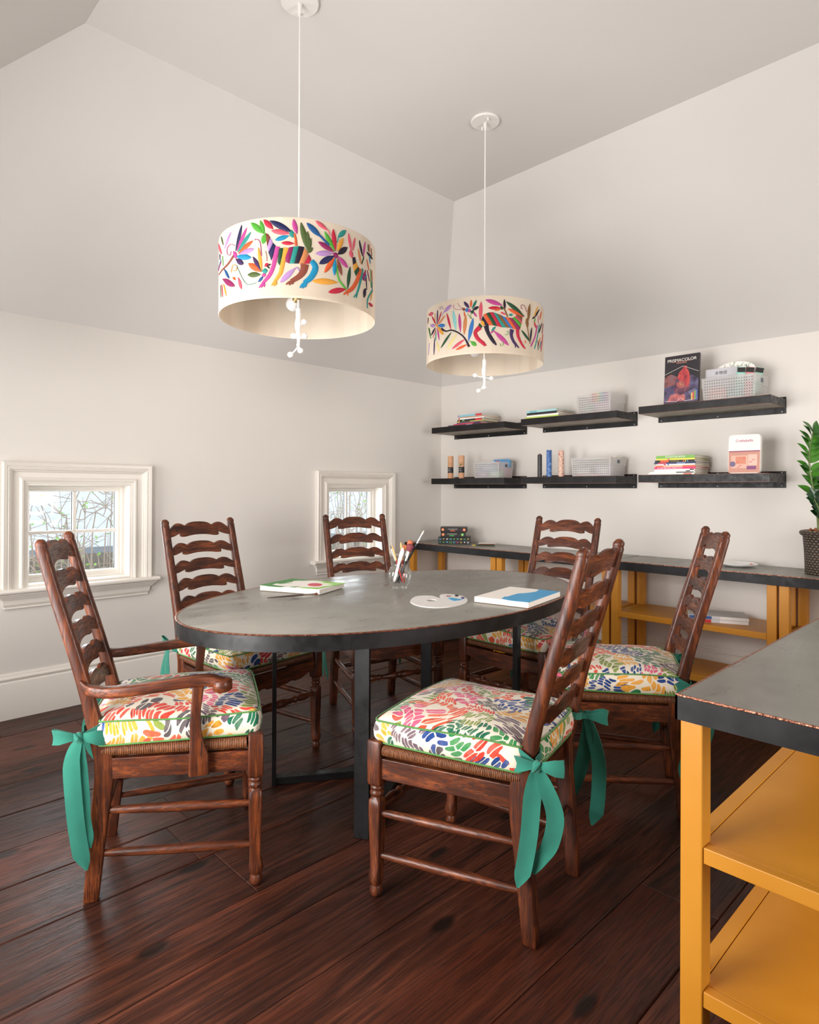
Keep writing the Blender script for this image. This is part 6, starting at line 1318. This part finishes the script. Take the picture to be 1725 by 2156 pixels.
def loose(label, loc, w_, d_, h, c_, rz=0):
    r = thing('craft_packet', label, 'packet', loc, rz, 'packets inside the top shelf bins'); MB().box(-w_/2, w_/2, -d_/2, d_/2, 0, h).build('packet_body', cm(*c_, .5), r, smooth=0, bevel=.001); MB().box(-w_*.4, w_*.4, -d_/2-.0006, -d_/2+.0002, h*.1, h*.3).build('printed_strip', W_, r, smooth=0)
loose('pale red packet seen dimly through the top right bin, left of the mint one', (2.500, -.235, 1.7925), .10, .010, .070, (214, 150, 140))
loose('teal green packet seen dimly through the top right bin, lower right', (2.600, -.235, 1.7925), .09, .010, .055, (120, 160, 158))
loose('pale green packet seen dimly in the top middle bin', (1.640, -.235, 1.7835), .05, .010, .060, (170, 204, 180))
def kit():
    root = thing('craft_kit', 'flat green and white craft kit resting in the wide bottom middle bin', 'craft kit', (1.735, -.150, 1.4600)); root.rotation_euler = (radians(6), radians(-7), .05)
    MB().box(-.075, .075, -.05, .05, 0, .016).build('packet', cm(228, 224, 210, .5), root, smooth=0, bevel=.002)
    MB().box(-.070, -.02, -.0506, -.0498, .002, .014).build('green_print', cm(80, 140, 70), root, smooth=0); MB().box(.0, .06, -.0506, -.0498, .002, .014).build('brown_print', cm(150, 110, 70), root, smooth=0)
kit()
# bottom right shelf: book stack
g = 'books stacked on the bottom right shelf'; zz = 1.3442
for lab, x, w_, h, c_, tx, tc, bd in (('white paperback at the very bottom of the bottom right stack', 2.232, .290, .0085, W_, None, None, [(.78, .95, cm(214, 110, 90))]), ('white book with a grey spine end second from bottom', 2.235, .285, .0085, cm(236, 232, 226), None, None, [(.60, .98, cm(90, 88, 88))]),
        ('white thin book below the pink one', 2.250, .255, .0075, W_, None, None, [(.8, .9, cm(60, 60, 60))]), ('white book with black marks right under the pink one', 2.252, .252, .0085, cm(240, 238, 232), None, None, [(.88, .98, cm(50, 50, 50))]),
        ('hot pink book in the middle of the bottom right stack', 2.252, .258, .0125, cm(222, 40, 110), 'marks', W_, None), ('orange coral book above the pink one', 2.258, .252, .0100, cm(228, 118, 84), None, None, [(.2, .7, cm(240, 200, 170))]),
        ('white book with blue print above the coral one', 2.262, .245, .0085, W_, None, None, [(.2, .26, cm(200, 80, 120)), (.3, .34, cm(80, 120, 190))]), ('navy blue book under the black one', 2.254, .262, .0105, cm(40, 52, 92), None, None, [(.55, .75, cm(110, 130, 170)), (.1, .3, cm(190, 60, 90))]),
        ('black book with an orange title near the top of the stack', 2.256, .252, .0130, cm(34, 32, 34), None, None, [(.14, .36, cm(226, 96, 60)), (.40, .62, cm(90, 80, 40)), (.72, .74, cm(230, 90, 60)), (.77, .79, cm(230, 200, 80)), (.82, .84, cm(80, 160, 190))]), ('yellow book directly under the green one', 2.258, .242, .0100, cm(226, 214, 84), None, None, [(.3, .36, cm(220, 120, 100))]),
        ('thick green book on top of the bottom right stack', 2.260, .246, .0180, cm(122, 178, 84), 'ADVENTURE BOOK', W_, None)):
    book(lab, (x, -.165+random.uniform(-.004, .004), zz), random.uniform(-.03, .03), w_, .220, h, c_, g, text_=tx, tcol=tc, band=bd, tsize=h*.8); zz += h+.0004
def craft():
    root = thing('craft_box', 'white and pink craft kit box standing upright on the bottom right shelf', 'craft box', (2.662, -.284, 1.3445)); root.rotation_euler = (radians(-3), 0, 0)
    w_, h = .172, .226
    MB().loft([(h/2, 0, 0, h/2, w_/2, 12), (h/2, 0, .030, h/2, w_/2, 12)], 'y', 40).build('case', cm(236, 230, 224, .4), root, smooth=40)
    p = lambda x0, x1, z0, z1, nm, c_, d: MB().box(x0, x1, -d, .0002, z0, z1).build(nm, cm(*c_, .5), root, smooth=0)
    p(-w_/2+.002, w_/2-.002, .004, .126, 'printed_sleeve', (194, 138, 120), .0006); p(-w_/2+.002, w_/2-.002, .126, .132, 'purple_stripe', (136, 54, 96), .0008)
    p(-.070, .020, .030, .105, 'kit_picture', (214, 170, 152), .0009); p(.022, .070, .045, .110, 'kit_picture', (222, 184, 168), .0009); p(-.045, .010, .055, .098, 'card_picture', (206, 130, 104), .0011)
    for (x, z) in ((-.03, .035), (-.02, .046), (-.034, .066), (.0, .088), (.035, .066), (.05, .078)): p(x-.007, x+.007, z-.002, z+.002, 'red_print', (212, 84, 72), .0013)
    MB().prism([(-.062+.016*cos(a), .055+.016*sin(a)) for a in [2*pi*k/20 for k in range(20)]], -.0012, 0, 'y').build('round_seal', cm(110, 92, 130), root, smooth=0)
    p(.015, .065, .022, .042, 'purple_label', (128, 62, 116), .0012)
    text('Craftabelle', .0215, cm(170, 44, 92), root, (0, -.0008, .190), (pi/2, 0, 0), 'lettering')
craft()

# ------------------------------------------------------------------ things on the back counter
CTZ = CT+.0008
ang = radians(38.5); dx = Vector((cos(ang), sin(ang), 0)); dn = Vector((-sin(ang), cos(ang), 0))
F0 = Vector((.4275, -.2985, CTZ))
def gbox(name, label, fc, w_, d_, h, body, decorate, group='game boxes stacked on the back counter'):
    c = fc+dn*d_/2; root = thing(name, label, 'box', c, ang, group)
    MB().box(-w_/2, w_/2, -d_/2, d_/2, 0, h).build('carton', body, root, smooth=0, bevel=.0015); decorate(root, w_, d_, h); return root
def deco_pattern(r, w_, d_, h):
    rnd = random.Random(12); cols = [(226, 90, 150), (90, 190, 220), (110, 200, 90), (240, 210, 90), (244, 240, 236), (60, 170, 130)]
    for i in range(9):
        for j in range(2):
            x = lerp(-w_/2+.016, w_/2-.016, i/8); z = lerp(.015, h-.014, j); s_ = rnd.uniform(.006, .0095); c_ = cm(*rnd.choice(cols)); y0, y1 = -d_/2-.0012, -d_/2+.0003
            q = rnd.randrange(3); mb = MB()
            if q < 2:
                mb.box(x-s_, x+s_, y0, y1, z-s_, z-s_+.003); mb.box(x-s_, x-s_+.003, y0, y1, z-s_+.003, z+s_); mb.box(x+s_-.003, x+s_, y0, y1, z-s_+.003, z+s_-(.004 if q else 0))
            else: mb.box(x-s_*.6, x+s_*.6, y0, y1, z-s_*.6, z+s_*.6)
            mb.build('printed_block', c_, r, smooth=0)
def deco_colour(acc):
    def f(r, w_, d_, h):
        y = -d_/2-.0008
        text('COLOURING SET', .0105, W_, r, (-.008, y, h*.60), (pi/2, 0, 0), 'lettering')
        MB().box(-.030, .012, y, -d_/2+.0002, h*.18, h*.36).build('accent_bar', cm(*acc), r, smooth=0)
        for x, c_ in ((-w_/2+.020, (232, 120, 70)), (w_/2-.024, acc)):
            MB().prism([(x+.0125*cos(a), h*.5+.0125*sin(a)) for a in [2*pi*k/18 for k in range(18)]], y, -d_/2+.0002, 'y').build('round_mark', cm(*c_), r, smooth=0)
            MB().prism([(x+.005*cos(a), h*.5+.007*sin(a)) for a in [2*pi*k/12 for k in range(12)]], y-.0005, -d_/2+.0002, 'y').build('mark_centre', cm(248, 226, 180), r, smooth=0)
    return f
gbox('patterned_game_box', 'black box with bright block pattern at the bottom of the counter stack', F0, .265, .195, .056, cm(26, 24, 28, .4), deco_pattern)
gbox('game_box', 'black colouring set box with green accents in the middle of the stack', F0+dn*.006+dx*(-.010)+Vector((0, 0, .0568)), .205, .150, .041, cm(28, 22, 22, .4), deco_colour((80, 190, 80)))
gbox('game_box', 'black colouring set box with orange accents on top of the stack', F0+dn*.002+dx*(-.004)+Vector((0, 0, .0986)), .222, .165, .040, cm(28, 20, 20, .4), deco_colour((232, 110, 70)))
def scraps():
    r = thing('green_card', 'dark green card with a yellow corner beside the game boxes', 'card', (.690, -.215, CTZ), radians(40)); MB().box(-.075, .075, -.04, .04, 0, .006).build('card', cm(28, 62, 44, .4), r, smooth=0); MB().box(-.105, -.0755, -.035, .02, 0, .005).build('yellow_end', cm(216, 196, 60, .4), r, smooth=0)
    r = thing('small_packet', 'small clear packet of brown beads lying on the green card', 'packet', (.700, -.205, CTZ+.0063), radians(38)); MB().box(-.062, .062, -.035, .035, 0, .010).build('contents', cm(108, 66, 44, .6), r, smooth=0, bevel=.002); MB().box(-.068, .068, -.038, .038, .0102, .016).build('clear_lid', cm(222, 214, 206, .3), r, smooth=0, bevel=.002)
scraps()
def dish():
    r = thing('ceramic_dish', 'white flower shaped ceramic paint dish with red marks on the back counter', 'dish', (2.600, -.185, CTZ))
    n = 60; rs = []
    for rad, z, lob in ((.055, 0, 0), (.075, .004, .03), (.098, .014, .07), (.104, .019, .08), (.103, .0205, .08), (.095, .016, .07), (.070, .0075, .03), (.03, .0055, 0)):
        rs.append([(rad*(1+lob*cos(6*2*pi*k/n))*cos(2*pi*k/n), rad*(1+lob*cos(6*2*pi*k/n))*sin(2*pi*k/n), z) for k in range(n)])
    MB().rings(rs).build('dish_body', cm(240, 238, 236, .15), r, smooth=60)
    mb = MB(); mb.tube([(.070, -.010, .0125), (.080, .006, .0165), (.076, .022, .0150)], .0035, 6); mb.tube([(.05, .05, .012), (.06, .052, .0145)], .003, 6); mb.build('red_glaze', cm(206, 40, 44, .2), r, smooth=60)
    MB().tube([(-.03, -.04, .0078), (-.012, -.047, .0085)], .0035, 6).build('green_glaze', cm(60, 120, 80, .2), r, smooth=60)
dish()
def sketchbooks():
    a = radians(23.6); c = Vector((2.505, -.2555, 0)); z = .4668
    for k, (dz, rr, c_) in enumerate(((0, 0, (196, 40, 48)), (.0195, .02, (44, 84, 150)))):
        r = thing('sketchbook', ('white sketchbook with a red label end, lower one on the yellow shelf', 'white sketchbook with a blue label end, upper one on the yellow shelf')[k], 'sketchbook', (c.x, c.y, z+dz), a+rr, 'sketchbooks on the yellow shelf')
        mb = MB(); w_, d_, h = .315, .215, .0185
        MB().box(-w_/2, w_/2, -d_/2, d_/2, 0, h).build('pad', cm(226, 222, 218, .6), r, smooth=0, bevel=.001)
        MB().box(-w_/2-.0004, -w_/2+.12, -d_/2-.0008, -d_/2+.0002, .001, h-.001).build('label_end', cm(*c_), r, smooth=0)
        MB().box(-w_/2+.122, -w_/2+.165, -d_/2-.0008, -d_/2+.0002, .001, h-.001).build('label_print', cm(200, 200, 206), r, smooth=0)
sketchbooks()
# ------------------------------------------------------------------ potted plant
def plant():
    c = Vector((3.075, -.215, CTZ)); root = thing('potted_plant', 'glossy green plant in a dark woven basket on the back counter', 'plant', c)
    rb = .118; H = .225
    m, nt, b = mat('dark_woven_basket', (.1, .07, .05), .6); t = NT(nt); o = t.obj(); x, y, z = t.sep(o)
    an = t.math('MULTIPLY', t.math('ARCTAN2', y, x), 34.0); zz_ = t.math('MULTIPLY', z, 2*pi/0.0135)
    rowp = t.math('FLOOR', t.math('DIVIDE', z, 0.0135)); w1 = t.math('SINE', t.math('ADD', an, t.math('MULTIPLY', rowp, pi)))
    hgt = t.math('MULTIPLY', t.math('ADD', w1, 1.0), t.math('ABSOLUTE', t.math('SINE', t.math('MULTIPLY', zz_, 0.5))))
    n = t.noise(o, 60, 3)
    t.put(b.inputs['Base Color'], t.ramp(t.math('MULTIPLY', t.math('ADD', hgt, n), 0.45), [(0.1, srgb(34, 30, 26)), (0.5, srgb(84, 72, 62)), (0.9, srgb(134, 118, 102))]))
    t.bump(hgt, 0.9, 0.004, b); M['basket'] = m
    pts = [(0, 0), (rb-.004, 0), (rb, .004), (rb+.001, .06), (rb+.004, .13), (rb+.010, .205), (rb+.022, .214), (rb+.027, .224), (rb+.022, .234), (rb+.008, .238), (rb-.004, .232), (rb-.006, .205), (0, .200)]
    MB().lathe(pts, 64).build('basket', m, root, smooth=50)
    rnd = random.Random(8); mb = MB()
    for i in range(260):
        a = rnd.uniform(0, 2*pi); r = (rb-.012)*math.sqrt(rnd.random()); z0 = .214+.030*(1-(r/rb)**2)
        p = Vector((r*cos(a), r*sin(a), z0+rnd.uniform(-.008, .010))); d = Vector((rnd.uniform(-1, 1), rnd.uniform(-1, 1), rnd.uniform(-.5, .7))).normalized()*rnd.uniform(.012, .026)
        mb.tube([p, p+d*.5+Vector((0, 0, .005)), p+d], [.0035, .0042, .0018], 5)
    mb.ball((0, 0, .195), rb-.012, 12, sq=(1, 1, .30))
    tag(mb.build('bark_mulch', cm(170, 104, 66, .9), root, smooth=50), kind='stuff')
    def lm(nm, c1, c2):
        m, nt, b = mat(nm, c1, .28); t = NT(nt); o = t.obj(); t.put(b.inputs['Base Color'], t.mix(t.smooth(t.noise(o, 16, 2), .35, .65), c1, c2)); b.inputs['Coat Weight'].default_value = .2; return m
    mids = lm('leaf_green', srgb(40, 92, 30), srgb(74, 134, 40)); dark = lm('leaf_dark', srgb(18, 48, 26), srgb(34, 76, 38)); lightg = lm('leaf_light', srgb(96, 150, 60), srgb(140, 186, 80))
    def leaf(base, d, up, L_, w_, m_, par):
        d = d.normalized(); s_ = d.cross(up); s_ = s_.normalized() if s_.length > 1e-4 else Vector((1, 0, 0)); n = s_.cross(d).normalized()
        N = 9; V = []
        for i in range(N):
            u = i/(N-1); wd = w_*.5*(sin(pi*min(1, u*1.02))**.75)*(1-.25*u) if 0 < i < N-1 else .0004
            cpt = base+d*L_*u-n*L_*.18*u*u
            V.append([cpt-s_*wd+n*wd*.28, cpt-s_*wd*.5+n*wd*.06, cpt, cpt+s_*wd*.5+n*wd*.06, cpt+s_*wd+n*wd*.28])
        mb = MB(); mb.rings([[tuple(q) for q in r] for r in V], closed=False, cap=False); return mb.build('leaf', m_, par, smooth=80)
    cam = Vector((.717, -.697, 0)); rt = Vector((.697, .717, 0)); U_ = Vector((0, 0, 1))
    def stem(P_, leaves, m_, L_, w_, r0=.008, seed=1, pale=False):
        rnd = random.Random(seed)
        pts = [Vector(p) for p in catmull([tuple(rt*a+cam*b_+U_*z_) for a, b_, z_ in P_], 6)]
        st = MB().tube(pts, [lerp(r0, .0025, i/(len(pts)-1)) for i in range(len(pts))], 8).build('stem', cm(120, 136, 84, .5), root, smooth=60)
        n = leaves
        for i in range(n):
            u = lerp(.36, .99, i/(n-1)); k = min(int(u*(len(pts)-1)), len(pts)-2); p = pts[k].lerp(pts[k+1], u*(len(pts)-1)-k); tg = (pts[k+1]-pts[k]).normalized()
            for s_ in (-1, 1):
                side = (rt*s_*1.0+cam*rnd.uniform(.0, .75)).normalized(); dd = (side*rnd.uniform(.55, .9)+tg*rnd.uniform(.5, .9))
                up = (tg*.6+cam*.8-side*.1); l = L_*lerp(1.0, .72, u)*rnd.uniform(.88, 1.1)
                leaf(p, dd, up, l, w_*rnd.uniform(.9, 1.1), m_, st)
        leaf(pts[-1], tg+rt*.2, cam, L_*.7, w_*.8, m_, st)
    stem([(-.060, .00, .215), (-.085, .02, .36), (-.125, .03, .52), (-.128, .02, .66), (-.095, 0, .77)], 10, mids, .115, .052, .009, 3)
    stem([(-.045, .03, .215), (-.075, .05, .30), (-.110, .07, .36), (-.140, .08, .41)], 5, dark, .095, .056, .008, 5)
    stem([(-.020, .03, .215), (-.020, .05, .32), (-.055, .06, .41), (-.060, .05, .48)], 5, dark, .095, .056, .008, 6)
    stem([(.000, .00, .215), (.020, .01, .36), (.040, .02, .52), (.038, .02, .66), (.028, .01, .74)], 10, lightg, .105, .044, .009, 9)
    stem([(.05, -.02, .215), (.10, -.03, .36), (.15, -.04, .50), (.20, -.05, .60)], 9, mids, .092, .036, .009, 12)
plant()
